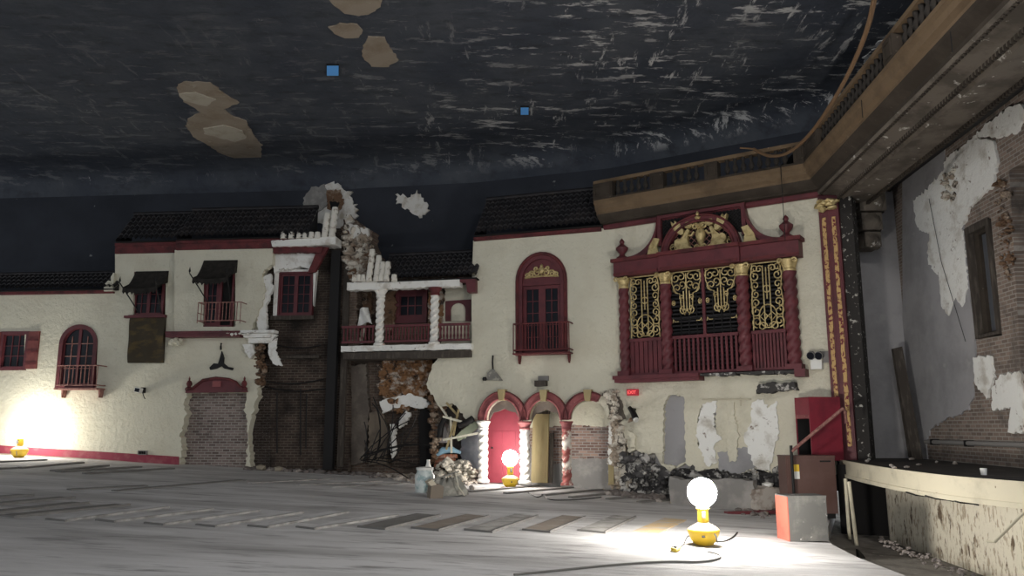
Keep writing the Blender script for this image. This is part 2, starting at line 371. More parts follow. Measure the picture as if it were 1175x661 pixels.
# ---- west facade plaster
R = rag
def P(lst, pl=PA, off=0.0): return pts(pl, lst, off)
def arch_px(x0, x1, y_spring, y_top, n=14):
    cx, r = (x0+x1)/2, (x1-x0)/2
    return [(cx - r*cos(pi*k/n), y_spring - (y_spring-y_top)*sin(pi*k/n)) for k in range(n+1)]
right_edge = R(P([(313, 284), (312, 302), (300, 312), (303, 332), (296, 360), (299, 385), (290, 400), (298, 428), (297, 446), (291, 470), (284, 498), (288, 536)]), .07, .14)
brick_edge = R(P([(283, 534), (284, 500), (281, 470), (283, 452), (279, 450), (216, 450), (211, 462), (213, 475), (207, 500), (209, 518), (205, 536)]), .06, .12)
outline = P([(-150, 337.5), (132, 334), (132, 290), (200, 288)]) + right_edge + brick_edge + P([(100, 528), (0, 522), (-150, 512)])
aw = arch_px(70.5, 112, 394, 372.5) + [(110, 446), (67, 446)]
holes = [P([(3, 383), (28.5, 381.5), (27, 424), (0, 425)]), P(aw), P([(154, 312), (190.5, 312), (189.5, 362.5), (152.5, 363)])]
# the upper storey over the brick doorway stands proud of the wall
wall('wall_left', PA, MB().prism(outline, 0, .32, holes), STUCCO)
bay_hole = P([(234, 303), (270, 302), (270, 375), (233, 375)], off=.22)
bay = P([(200.5, 287), (313, 283)], off=.22) + R(P([(312, 303), (301, 312), (304, 334), (296, 362), (288, 379)], off=.22), .06, .13) + P([(200, 381)], off=.22)
wall('wall_bay', PA, MB().prism(bay, -.22, -.003, [bay_hole]), STUCCO)
wall('wall_bay_recess', PA, MB().prism(P([(196, 285), (310, 285), (310, 545), (196, 545)], off=-.34), .34, .5), BRICKDOOR)
wall('wall_core', PA, MB().prism(P([(-150, 340), (135, 336), (135, 292), (196, 292), (196, 536), (-150, 520)], off=-.6), .62, .75), DARK)
# red skirting along the foot of the wall
bb = P([(-150, 503.5), (0, 511), (100, 517.5), (205, 524), (205, 534), (100, 526), (0, 520), (-150, 512)], off=.03)
wall('baseboard_left', PA, MB().prism(bb, -.03, -.002), mat('faded red skirting', (.24, .035, .06), .7, c2=(.3, .09, .1), s2=3, t2=(.5, .65)))
# ---- ruined middle: sooty brick behind the lost plaster
wall('wall_ruin', PA, MB().prism(P([(290, 283), (386, 262), (400, 262), (400, 545), (283, 545)], off=-.34), .34, .6), BRICKDARK)
u0, z0 = PM.hit(372, 545, -.9); u1, _ = PM.hit(556, 545, -.9); zt = PM.z_at(470, 318, -.9)
wall('wall_middle', PM, MB().prism([(u0, z0-.3), (u1+.5, z0-.3), (u1+.5, zt), (u0, zt)], .9, 1.2), BRICKMID)
# ---- centre: arched window above, arcade below
def halfarch(x0, x1, ys, yt, n=12): return arch_px(x0, x1, ys, yt, n)
left_b = R(pts(PB, [(541, 398), (524, 401), (504, 404), (494, 424), (490, 446), (498, 456), (505, 468), (520, 462), (534, 480), (548, 483)]), .06, .12)
low = arch_px(556, 598, 482, 458.5) + arch_px(606, 645, 482, 459) + arch_px(653, 697, 481, 459.5)
right_b = R(pts(PB, [(699, 470), (702, 452), (707, 462)]), .04, .1)
ob = pts(PB, [(707, 262), (690, 262), (543, 276), (541, 340)]) + left_b + pts(PB, low) + right_b
bw = arch_px(593, 649, 318, 293) + [(651, 407), (592, 408)]
wall('wall_center', PB, MB().prism(ob, 0, .3, [pts(PB, bw)]), STUCCO)
wall('wall_center_core', PB, MB().prism(pts(PB, [(556, 280), (680, 270), (680, 425), (556, 425)], off=-.5), .5, .6), DARK)
# recess behind the arcade: plaster above brick
AR = -1.0
wall('wall_arcade', PB, MB().prism(pts(PB, [(520, 440), (724, 440), (724, 566), (520, 566)], off=AR), -AR, -AR+.25), BRICKRED)
topp = pts(PB, [(548, 440), (716, 440)], AR+.04) + R(pts(PB, [(716, 486), (690, 490), (655, 487), (625, 491), (596, 490), (548, 492)], AR+.04), .03, .1)
wall('wall_arcade_plaster', PB, MB().prism(topp, -AR-.04, -AR-.002), STUCCO)
low_p = R(pts(PB, [(598, 530), (628, 536), (652, 527), (700, 526), (712, 531)], AR+.03), .04, .12) + pts(PB, [(712, 562), (598, 562)], AR+.03)
wall('wall_arcade_render', PB, MB().prism(low_p, -AR-.03, -AR-.002), mat('grey cement render', (.26, .25, .24), .9, c2=(.36, .34, .32), s2=2.5, t2=(.5, .65), bump=.4, bs=8))
# ---- east: the wall with the organ screen
cl = R(pts(PC, [(706, 462), (712, 470), (709, 480), (716, 500), (722, 520), (730, 515), (742, 522), (752, 520), (760, 536), (768, 540), (786, 533), (800, 541), (820, 536), (850, 543), (872, 538), (890, 543), (903, 531), (912, 545)]), .05, .12)
oc = pts(PC, [(957, 214), (706, 256)]) + cl + pts(PC, [(957, 545)])
niche = R(pts(PC, [(762, 462), (770, 452), (785, 455), (786, 530), (776, 536), (760, 532)]), .04, .1, True)
n2 = R(pts(PC, [(801, 474), (806, 464), (822, 460), (821, 500), (810, 520), (800, 512)]), .05, .1, True)
screen_hole = pts(PC, [(722, 316), (772, 308), (772, 298), (790, 262), (812, 252), (842, 262), (856, 290), (908, 288), (912, 428), (722, 432)])
wall('wall_right', PC, MB().prism(oc, 0, .3, [niche, n2, screen_hole]), STUCCO_ROUGH)
wall('wall_right_core', PC, MB().prism(pts(PC, [(752, 445), (900, 440), (906, 534), (752, 538)], off=-.12), .12, .18), GREYP)
CHAR = mat('charred masonry', (.1, .095, .095), .95, c2=(.035, .033, .034), s2=1.8, t2=(.42, .58), c3=(.5, .48, .45), s3=4, t3=(.5, .58), bump=1.0, bs=5, bd=.12)
wall('wall_right_char', PC, MB().prism(pts(PC, [(712, 470), (910, 470), (910, 560), (712, 570)], off=-.2), .2, .28), CHAR)
wall('wall_organ_chamber', PC, MB().prism(pts(PC, [(712, 250), (930, 235), (935, 438), (712, 440)], off=-.7), .7, .85), DARK)
fo = R(pts(PC, [(712, 500), (740, 520), (780, 532), (850, 536), (915, 532)], off=-.3), .06, .15) + pts(PC, [(915, 592), (712, 575)], off=-.3)
wall('wall_right_footing', PC, MB().prism(fo, .3, .6), mat('sooty footing', (.16, .15, .145), .95, c2=(.05, .045, .045), s2=1.6, t2=(.45, .62), c3=(.36, .34, .32), s3=5, t3=(.6, .7), bump=.8, bs=6, bd=.08))
# ---- stage: end wall, back wall in layers
wall('wall_stage_end', PE, MB().prism(pts(PE, [(972, 185), (1062, 150), (1062, 540), (972, 540)]), 0, .3), GREYP)
SZ = EZ - .72
zs = SZ - .2
def ps(lst, off=0.0): return pts(PS, lst, off)
uA, uB = PS.hit(1034, 490)[0], PS.hit(1300, 490)[0]
win_hole = ps([(1107, 264), (1137, 250), (1150, 385), (1122, 389)])
door_hole = ps([(1158, 196), (1200, 170), (1214, 436), (1172, 432)])
wall('wall_stage_back', PS, MB().prism([(uA, zs), (uB, zs), (uB, 8.2), (uA, 8.2)], 0, .3, [win_hole, door_hole]), BRICKSTAGE)
gl = ps([(1035, 150), (1083, 130)], .03) + R(ps([(1083, 205), (1100, 232), (1106, 262), (1112, 330), (1120, 392), (1118, 440), (1112, 470), (1090, 480), (1072, 488), (1062, 505)], .03), .08, .15)
gl += [(PS.hit(1062, 505, .03)[0], zs), (uA, zs)]
wall('wall_stage_plaster', PS, MB().prism(gl, -.03, -.002), GREYP)
for nm, o in (('wall_white_patch', R(ps([(1048, 232), (1074, 205), (1100, 176), (1122, 158), (1140, 162), (1144, 188), (1138, 214), (1112, 238), (1104, 262), (1110, 330), (1104, 352), (1096, 340), (1088, 362), (1080, 352), (1078, 318), (1064, 300), (1066, 268), (1052, 262)], .05), .07, .12, True)),
              ('wall_white_patch', R(ps([(1116, 410), (1136, 408), (1140, 432), (1132, 458), (1118, 440)], .05), .05, .1, True)),
              ('wall_white_patch', R(ps([(1150, 430), (1170, 426), (1180, 470), (1176, 498), (1156, 496), (1160, 470), (1138, 470), (1138, 446)], .05), .06, .12, True))):
    wall(nm, PS, MB().prism(o, -.05, -.002), WHITEP)
wall('wall_stage_dark', PS, MB().prism([(uA, zs), (uB, zs), (uB, 8.2), (uA, 8.2)], .9, 1.1), DARK)
struct(MB().box(6.9, 14, -3, 19.6, 8.0, 8.2).build('ceiling_stage', DARK))
print('PC end', [round(v, 2) for v in PC.xy(PC.hit(955, 490)[0])], 'PA', PA.o, 'PM', PM.o, 'PC', PC.o)
# ================================================================== shared kinds of things
def tile_grid(u0, u1, y0, y1, z0, z1, pitch=.16, courses=6):
    """barrel tiles: half-round rows down the slope, stepped at each course"""
    nt = max(2, round(abs(u1-u0)/pitch)); seg = 6
    vs, fs = [], []
    prof = [(k/seg, abs(sin(pi*k/seg))**.8*.07) for k in range(seg)]
    us = [(u0 + (u1-u0)*(t+f)/nt, h) for t in range(nt) for f, h in prof] + [(u1, 0)]
    rowsv = []
    for c in range(courses):
        for f, lift in ((0, .035), (1, 0)):
            s = (c + f)/courses; rowsv.append((y0 + (y1-y0)*s, z0 + (z1-z0)*s + lift))
    for y, z in rowsv: vs += [(u, y, z+h) for u, h in us]
    n = len(us)
    for r in range(len(rowsv)-1):
        for i in range(n-1): fs.append((r*n+i, r*n+i+1, (r+1)*n+i+1, (r+1)*n+i))
    return MB().add(vs, fs, False)
def roof(pl, x0, x1, eave, ridge, depth, label, fascia=None, fh=0.0, courses=6, name='tile_roof', over=.25, off=0.0, ends=True):
    """pixels: the eave runs (x0, eave[0]) to (x1, eave[1]), the ridge at ridge[0], ridge[1]"""
    t = On(name, pl, (x0+x1)/2, (eave[0]+eave[1])/2, off+over, label, 'roof')
    a, b = t.q(x0, eave[0]), t.q(x1, eave[1]); z0 = (a[1]+b[1])/2
    zr = (t.q(x0, ridge[0], off+over-depth)[1] + t.q(x1, ridge[1], off+over-depth)[1])/2
    t.part('tile_field', tile_grid(a[0], b[0], 0, depth, z0, zr, courses=courses), TILE)
    m = MB(); m.tube([(a[0], depth, zr+.04), (b[0], depth, zr+.04)], .07, 8)
    if ends: m.add([(a[0], 0, z0), (a[0], depth, zr), (a[0], depth, z0)], [(0, 1, 2)]).add([(b[0], 0, z0), (b[0], depth, zr), (b[0], depth, z0)], [(0, 1, 2)])
    t.part('ridge', m, TILE)
    m = MB().hexa([(a[0], .05, z0-.03), (b[0], .05, z0-.03), (b[0], depth, z0-.03), (a[0], depth, z0-.03)], [(a[0], .05, z0), (b[0], .05, z0), (b[0], depth, z0), (a[0], depth, z0)])
    t.part('soffit', m, DARK)
    if fascia:
        fa, fb = t.q(x0, fascia[0], off+.04), t.q(x1, fascia[1], off+.04); zf = (fa[1]+fb[1])/2
        m = MB().box(fa[0], fb[0], over-.06, over+.28, zf, z0-.031)
        m.box(fa[0]-.0, fb[0], over-.1, over+.28, z0-.12, z0-.0315)
        t.part('fascia', m, REDTRIM)
    return t
def railing(t, x0, x1, d, h, n, m, r=.014, bottom=.08, parent_parts=True, splay=0):
    """a little cage of bars in t's frame: front at y = -d, from z = 0 to h"""
    for nm, z in (('top_rail', h), ('bottom_rail', bottom)):
        t.part(nm, MB().tube([(x0, 0, z), (x0, -d, z), (x1, -d, z), (x1, 0, z)], r*1.35, 5), m)
    for i in range(n):
        x = x0 + (x1-x0)*i/(n-1)
        t.part('baluster', MB().tube([(x, -d, 0 if i in (0, n-1) else bottom), (x, -d, h)], r, 5), m)
def brackets(t, xs, d, m, h=.28):
    for x in xs:
        t.part('bracket', MB().prism([(x-.03, 0), (x+.03, 0), (x+.02, -h*.6), (x, -h), (x-.02, -h*.6)], -d*.45, -.004), m)
def sash(t, x0, x1, z0, z1, y, cols, rws, m, name='sash', fr=.05, bar=.018, glass=True, dpt=.05):
    o = t.part(name, MB().prism([(x0, z0), (x1, z0), (x1, z1), (x0, z1)], y, y+dpt, [[(x0+fr, z0+fr), (x1-fr, z0+fr), (x1-fr, z1-fr), (x0+fr, z1-fr)]]), m)
    mb = MB(); W, H = x1-x0-2*fr, z1-z0-2*fr
    for i in range(1, cols): mb.box(x0+fr+W*i/cols-bar/2, x0+fr+W*i/cols+bar/2, y+.01, y+dpt-.012, z0+fr, z1-fr)
    for i in range(1, rws): mb.box(x0+fr, x1-fr, y+.009, y+dpt-.013, z0+fr+H*i/rws-bar/2, z0+fr+H*i/rws+bar/2)
    if cols*rws > 1: mb.build('glazing_bars', m, o)
    if glass: MB().box(x0+fr, x1-fr, y+dpt-.011, y+dpt-.003, z0+fr, z1-fr).build('pane', GLASS, o)
    return o
def arch_pts(x0, x1, zs, zt, n=16, z0=None):
    cx, r = (x0+x1)/2, (x1-x0)/2
    p = [(cx - r*cos(pi*k/n), zs + (zt-zs)*sin(pi*k/n)) for k in range(n+1)]
    return p if z0 is None else p + [(x1, z0), (x0, z0)]

# ================================================================== west facade
roof(PA, -120, 131, (333, 332.5), (317, 316), .8, 'low dark tiled roof edge along the plain west end of the facade', fascia=(338.5, 335), courses=4)
roof(PA, 132, 203, (276, 275.5), (248, 246), .9, 'short dark barrel tile roof above the window with the canvas sheet', fascia=(291, 290))
roof(PA, 202, 352, (273, 271), (243, 239.5), .9, 'dark barrel tile roof above the balcony door, broken off at its east end', fascia=(287, 284), off=.22)
t = On('scroll_ornament', PA, 127, 334, .15, 'small white scroll ornament at the end of the low roof', 'ornament')
a = t.q(119, 334); b = t.q(131, 313.5); w_ = b[0]-a[0]; h_ = b[1]
t.part('scroll', MB().prism([(a[0], 0), (b[0], 0), (b[0], h_), (b[0]-.1*w_, h_*1.03), (b[0]-.35*w_, h_*.8), (b[0]-.3*w_, h_*.55), (b[0]-.6*w_, h_*.6), (a[0]+.05*w_, h_*.4), (a[0]-.03*w_, h_*.18)], 0, .14), STUCCO)
t.part('volute', MB().tube([(b[0]-.35*w_ + .1*k/20*cos(k*.62), -.01, h_*.35 + .1*k/20*sin(k*.62)) for k in range(21)], .022, 5), STUCCO)

def win_struct(name, pl, px, py, off, label): return On(name, pl, px, py, off, label, structure=True)
# window 1: square window with plank shutters
t = win_struct('window_1', PA, 15, 425, 0, 'red square window with plank shutters low at the west end')
x0, z1 = t.q(4, 383); x1, z0 = t.q(28, 424)
t.part('window_frame', MB().prism([(x0-.06, 0), (x1+.05, 0), (x1+.05, z1+.07), (x0-.06, z1+.07)], -.03, .1, [[(x0+.03, .1), (x1-.04, .1), (x1-.04, z1-.03), (x0+.03, z1-.03)]]), RED)
sash(t, x0+.03, x1-.04, .1, z1-.03, .03, 3, 3, RED, fr=.03)
def shutter(xa, xb):
    o = t.part('shutter', MB().box(xa, xb, -.06, -.003, .04, z1+.06), SHUTTERRED)
    for z in (.2, z1*.5, z1*.82): MB().box(xa+.01, xb-.01, -.085, -.061, z-.03, z+.03).build('batten', REDTRIM, o)
sx = t.q(47, 380)[0]; shutter(x1+.055, sx); shutter(x0-.06-(sx-x1), x0-.065)
# window 2: arched french window
t = win_struct('window_2', PA, 88, 446, 0, 'arched dark red french window with a small iron balcony near the work light')
x0, z1 = t.q(70.5, 372.5); x1, zs_ = t.q(112, 394)
fr = .12
t.part('window_frame', MB().prism(arch_pts(x0, x1, zs_, z1, z0=0), -.03, .14, [arch_pts(x0+fr, x1-fr, zs_, z1-fr, z0=.08)]), RED)
xm = (x0+x1)/2
for a, b in ((x0+fr, xm), (xm, x1-fr)):
    ol = [(x, z) for x, z in arch_pts(x0+fr+.004, x1-fr-.004, zs_, z1-fr-.004, 24) if a-.001 <= x <= b+.001]
    L = [(a+.004 if a == x0+fr else a, .085)] + ([(a, z1-fr-.004)] if a == xm else []) + ol + ([(b, z1-fr-.004)] if b == xm else []) + [(b-.004 if b != xm else b, .085)]
    cx, cz = sum(p[0] for p in L)/len(L), sum(p[1] for p in L)/len(L)
    inner = [(cx+(p[0]-cx)*.84, cz+(p[1]-cz)*.94) for p in L]
    o = t.part('sash', MB().prism(L, .05, .09, [inner]), RED)
    m = MB()
    for z in (zs_*.45, zs_*.72, zs_, zs_+.28): m.box(a+.03, b-.03 if z < zs_+.1 else b-.03, .055, .075, z-.012, z+.012) if z <= zs_ else None
    m.box((a+b)/2-.012, (a+b)/2+.012, .056, .076, .1, zs_+.38*(z1-zs_)); m.build('glazing_bars', REDIRON, o)
    MB().prism(inner, .078, .086).build('pane', GLASS, o)
t = On('balcony_railing', PA, 87, 446, 0, 'small red iron balcony on the arched french window', 'balcony')
xa, _ = t.q(64, 440, .45); xb, _ = t.q(110.5, 440, .45); h = t.q(87, 419.5, .45)[1]
t.part('floor_plate', MB().box(xa-.03, xb+.03, -.48, -.035, -.05, -.0), REDIRON)
railing(t, xa, xb, .45, h, 11, REDIRON); brackets(t, (xa+.05, xb-.05), .45, REDIRON)
# window 3: sash window with awning, canvas below
t = win_struct('window_3', PA, 171, 362.5, 0, 'dark red window half hidden by a drooping awning')
x0, z1 = t.q(153, 312); x1, _ = t.q(190, 312); xm = (x0+x1)/2
t.part('window_frame', MB().prism([(x0, 0), (x1, 0), (x1, z1), (x0, z1)], 0.02, .16, [[(x0+.07, .06), (x1-.07, .06), (x1-.07, z1-.07), (x0+.07, z1-.07)]]), RED)
for a, b in ((x0+.07, xm), (xm, x1-.07)): sash(t, a, b, .06, z1-.07, .08, 2, 4, RED, fr=.05)
t.part('window_sill', MB().box(x0-.1, x1+.06, -.14, -.003, -.07, 0), RED)
def awning(px0, px1, ptop, pbot, drop_px, depth, label, poles):
    t = On('window_awning', PA, (px0+px1)/2, ptop, .0 if px0 < 200 else .22, label, 'awning')
    a, b = t.q(px0, ptop)[0]-.05, t.q(px1, ptop)[0]+.03; dz = -t.q((px0+px1)/2, drop_px, t.off+depth)[1]
    def f(i, k):
        x = a + (b-a)*i
        return (x, -.02 - depth*k, .02 - dz*(1-(1-k)**2)*.96 - .05*sin(pi*i)*k)
    m = MB().grid(f, 12, 8); m.grid(lambda i, k: (lambda p: (p[0], p[1]+.015, p[2]-.02))(f(i, k)), 12, 8)
    t.part('cloth', m, AWN)
    nf = 16
    m = MB()
    vs = [f(i/24, 1) for i in range(25)]; lo = [(x, y-.012, z - .12 - .06*(i % 3 == 1) - random.uniform(0, .03)) for i, (x, y, z) in enumerate(vs)]
    m.add(vs + lo, [(i, i+1, 25+i+1, 25+i) for i in range(24)]); t.part('fringe', m, AWN)
    for x, e in ((a, 0), (b, 1)):
        m = MB(); m.add([(x, -.02, .02), *[f(e, k/8) for k in range(1, 9)], (x, -.02, -dz*.55)], [tuple(range(10))]); t.part('side_cloth', m, AWN)
    for e in (0, 1):
        x, y, z = f(e, 1); zb = t.q(px0, poles)[1]
        p0 = Vector((x + (.25 if e == 0 else -.12), -.06, zb)); p1 = Vector((x, y, z)); d = (p1-p0).normalized()
        o = t.part('spear_pole', MB().tube([p0, p1, p1+d*.16], [.018, .018, .016], 6), IRON)
        MB().lathe([(.002, 0), (.035, .06), (.002, .2)], 6, c=tuple(p1+d*.16)).build('spear_head', IRON, o)
awning(158, 193, 312, 0, 331, .62, 'ragged dark awning over the window with the canvas sheet below it', 360)
awning(236, 272, 299.5, 0, 320, .62, 'ragged dark awning over the balcony door with the iron railing', 348)
t = On('canvas_sheet', PA, 169, 416.5, .03, 'brown stained canvas sheet hung below the awning window', 'canvas')
c = [t.q(*p) for p in ((147, 416.5), (188, 416.5), (190.5, 363.5), (150, 363.5))]
def cv(i, k):
    a = Vector(c[0]).lerp(Vector(c[1]), i); b = Vector(c[3]).lerp(Vector(c[2]), i); p = a.lerp(b, k)
    return (p.x, -.035 - .03*sin(pi*k) - .02*sin(9*k + 3*i*i) - .012*sin(14*i), p.y)
m = MB().grid(cv, 14, 14); m.grid(lambda i, k: (lambda p: (p[0], .02, p[2]))(cv(i, k)), 1, 1); t.part('cloth', m, CANVAS)
t.part('batten', MB().box(c[3][0]-.02, c[2][0]+.02, -.1, .02, c[3][1]-.04, c[3][1]+.04), RED)
# window 4: the open balcony door in the bay
t = win_struct('window_4', PA, 252, 375, .22, 'dark open balcony door in the projecting bay')
x0, z1 = t.q(234, 302); x1, _ = t.q(270, 302); xm = x0 + (x1-x0)*.53
t.part('window_frame', MB().prism([(x0, 0), (x1, 0), (x1, z1), (x0, z1)], .02, .14, [[(x0+.07, .05), (x1-.06, .05), (x1-.06, z1-.1), (x0+.07, z1-.1)]]), RED)
sash(t, x0+.07, xm, .05, z1-.1, .06, 2, 4, RED, fr=.09)
t.part('opening', MB().box(xm+.002, x1-.061, .12, .14, .051, z1-.1), DARK)
t.part('mullion', MB().box(xm, xm+.08, .04, .1, .05, z1-.1), RED)
t = On('balcony_railing', PA, 251, 373, .22, 'straight thin iron railing across the open balcony door', 'balcony')
xa, _ = t.q(226, 372, .62); xb, _ = t.q(275, 372, .62); h = t.q(250, 347, .62)[1]
railing(t, xa, xb, .4, h, 13, REDIRON, r=.012)
t.part('side_rail', MB().tube([(xa, 0, h*.5), (xa, -.4, h*.5)], .012, 5), REDIRON)
# ledge under the bay
t = On('ledge_moulding', PA, 237, 387, .24, 'long red moulding under the projecting bay with a white relief below', 'moulding')
x0, z1 = t.q(193, 381); x1, _ = t.q(277, 381)
t.part('moulding', MB().box(x0, x1, -.14, .235, 0, z1), RED)
t.part('lip', MB().box(x0, x1-.3, -.18, -.141, z1*.62, z1), RED)
m = MB(); xa, za = t.q(197, 398, .02); xb, zb = t.q(213, 388, .02)
for k in range(14): m.rock((random.uniform(xa+.08, xb-.06), .06, random.uniform(za+.04, zb-.04)), .09, flat=1.2)
t.part('relief', m, STUCCO)
m = MB(); xa, za = t.q(254, 386, .3)
for k in range(9): m.rock((xa+.12*k, -.1+random.uniform(-.05, .03), z1*.5+random.uniform(-.05, .12)), .07)
t.part('broken_end', m, WHITEP)
# broken white capital east of the ledge
t = On('broken_capital', PA, 297, 394, .12, 'broken white plaster capital at the ragged edge of the wall', 'capital')
m = MB()
for (xa, xb, ya, yb, o) in ((279, 318, 383, 379.5, .22), (282, 313, 388, 383, .16), (286, 310, 394, 388, .08)):
    A_, B_ = t.q(xa, ya), t.q(xb, yb); m.box(A_[0], B_[0], -o, .11, A_[1], B_[1]-.002)
t.part('abacus', m, WHITEP)
m = MB().prism(R([t.q(*p) for p in ((279, 395), (290, 395), (293, 404), (288, 412), (282, 404))], .03, .08, True), -.06, .1); t.part('shard', m, WHITEP)
m = MB().prism(R([t.q(*p) for p in ((308, 394), (318, 388), (316, 402), (324, 420), (314, 418), (308, 408))], .03, .08, True), .0, .06); t.part('shard', m, WHITEP)
def patch(pl, px, off, y0, y1, m, label, name='plaster_patch', cat='plaster', amp=.05, step=.1, group=None):
    return wall('trim_' + name, pl, MB().prism(R(pts(pl, px, off), amp, step, True), y0-off, y1-off), m, label)  # torn plaster and masonry left on the wall, not applied trim
patch(PA, [(300, 320), (311, 314), (313, 330), (306, 352), (306, 380), (318, 384), (312, 392), (300, 388), (296, 370), (296, 352)], .1, -.05, .09, WHITEP, 'tall ragged white plaster scab beside the gridded window')
patch(PA, [(313, 285), (371, 284), (357, 309), (345, 306), (334, 309), (324, 308), (316, 314), (312, 302)], -.02, -.02, .3, WHITEP, 'white plaster triangle under the broken eave above the gridded window')
# dark mark of a lost lantern built up as a flat shape; floodlight, vent
t = On('lantern_mount', PA, 255, 424, .02, 'black spread iron remains of a wall lantern above the bricked doorway', 'wall lantern')
sh = [t.q(*p) for p in ((241, 422), (246, 417), (251, 417.5), (253, 411), (255, 403), (257.5, 411), (257, 417), (262, 421), (268, 422), (267, 425), (258, 423), (255, 420), (249, 423), (242, 424.5))]
t.part('mount', MB().prism(sh, -.05, .018), IRON)
A_ = t.q(254, 398); t.part('hook', MB().tube([(A_[0], -.02, A_[1]-.08), (A_[0]+.02, -.08, A_[1]), (A_[0], -.02, A_[1]+.1)], .03, 6), IRON)
t = On('floodlight', PA, 163, 451, .03, 'small white floodlight on the plain wall under the canvas sheet', 'floodlight')
A_ = t.q(163, 446)
t.part('housing', MB().prism([(-.1, .02), (.07, -.01), (.1, .13), (-.08, .16)], -.28, -.12), WHITEPL)
t.part('bracket', MB().box(.02, .1, -.12, .02, .0, .16), IRON)
t.part('lens', MB().prism([(-.08, .035), (.055, .01), (.08, .115), (-.06, .14)], -.29, -.281), GLASS)
t.part('cable', MB().tube([(.08, -.1, .0), (.09, -.05, -.1), (.12, -.02, -.18)], .015, 5), CORDB)
t = On('vent_grille', PA, 163.5, 522, .03, 'small grey grille just above the red skirting', 'vent')
A_ = t.q(158, 522); B_ = t.q(169, 517)
t.part('frame', MB().prism([(A_[0], 0), (B_[0], 0), (B_[0], B_[1]), (A_[0], B_[1])], -.02, .028, [[(A_[0]+.03, .02), (B_[0]-.03, .02), (B_[0]-.03, B_[1]-.02), (A_[0]+.03, B_[1]-.02)]]), GREYPL)
for k in range(5): x = A_[0]+.05+(B_[0]-A_[0]-.1)*k/4; t.part('slat', MB().box(x-.012, x+.012, -.01, .02, .02, B_[1]-.02), IRON)
# pediment over the bricked doorway
t = On('door_pediment', PA, 249, 451, .05, 'maroon scrolled pediment over the bricked up doorway', 'pediment')
ol = [t.q(*p) for p in ((213.5, 451), (284, 450), (283, 446), (276, 444), (272, 439), (264, 435.5), (249, 434), (234, 436.5), (228, 441), (222, 446), (214, 447))]
t.part('panel', MB().prism(ol, -.05, .048), RED)
ol2 = [(x*1.02, z+.03) for x, z in ol[2:]]; t.part('coping', MB().tube([(x, -.06, z) for x, z in ol[2:]], .045, 6), REDTRIM)
A_, B_ = t.q(245, 444), t.q(255, 437.5); t.part('plaque', MB().prism([(A_[0], A_[1]), (B_[0], A_[1]), (B_[0], B_[1]), (A_[0], B_[1])], -.09, -.051), ARCHRED)
for px in (218, 281):
    A_ = t.q(px, 447.5)
    t.part('finial', MB().lathe([(.09, 0), (.1, .06), (.05, .09), (.085, .17), (.06, .25), (.025, .28), (.03, .33), (.003, .4)], 10, c=(A_[0], -.07, A_[1])), REDTRIM)
# window 5: gridded window in the ruin
t = win_struct('window_5', PA, 342, 363, -.28, 'tall gridded maroon window in the sooty brick with a white plaster surround')
x0, z1 = t.q(322, 313); x1, _ = t.q(361, 313); xm = (x0+x1)/2
t.part('window_frame', MB().prism([(x0, 0), (x1, 0), (x1, z1), (x0, z1)], -.12, .055, [[(x0+.05, .05), (x1-.05, .05), (x1-.05, z1-.06), (x0+.05, z1-.06)]]), RED)
for a, b in ((x0+.05, xm), (xm, x1-.05)): sash(t, a, b, .05, z1-.06, -.06, 2, 4, RED, fr=.06)
t.part('window_sill', MB().box(x0-.18, x1+.1, -.2, .055, -.12, -.002), WOODD)
m = MB().prism([(x0-.12, -.05), (x0-.002, -.0), (x0-.002, z1+.002), (x1+.002, z1+.002), (x1+.04, .3), (x1+.1, z1+.06), (x0-.14, z1+.08)], -.13, .055); t.part('surround', m, WHITEP)
t.part('curtain', MB().grid(lambda i, k: (x0+.07+(xm-x0-.14)*i, .03+.012*sin(25*i), .08+(z1-.2)*k), 16, 1), mat('dark curtain', (.03, .027, .027), .95))
# ================================================================== the ruined middle
# broken eave end
t = On('broken_eave', PA, 350, 285, .3, 'white broken eave with bare plaster tile ends beside the black steel post', 'eave')
A_, B_ = t.q(312, 283), t.q(386, 268)
t.part('soffit_board', MB().prism(R([t.q(*p) for p in ((312, 277), (386, 272), (386, 281), (340, 283), (313, 283.5))], .02, .12, True), -.08, .5), WHITEP)
t.part('fascia', MB().prism(R([t.q(*p) for p in ((313, 283.5), (370, 283), (368, 290), (340, 289), (313, 290))], .02, .1, True), .05, .2), REDTRIM)
t.part('raking_board', MB().prism([t.q(*p, .15) for p in ((366, 283), (377, 284), (362, 312), (353, 314))], .12, .24), REDTRIM)
def tile_stack(px, pyb, n, pw, off, base=.0):
    A_, B_ = t.q(px, pyb, off), t.q(px+pw, pyb, off); r = (B_[0]-A_[0])/2
    m = MB()
    for k in range(n):
        z = A_[1] + k*.2; m.lathe([(r*1.1, 0), (r*1.12, .05), (r*.86, .2)], 10, c=((A_[0]+B_[0])/2, -(off-t.off)+.05*k, z))
    t.part('tile_stub', m, TILEWHITE)
for px, n in ((322, 1), (331, 1), (340, 1), (347, 1), (354, 1), (361, 1)): tile_stack(px, 274, n, 6.5, .35)
for px, n in ((369, 4), (377, 5)): tile_stack(px, 273, n, 7.5, .3)
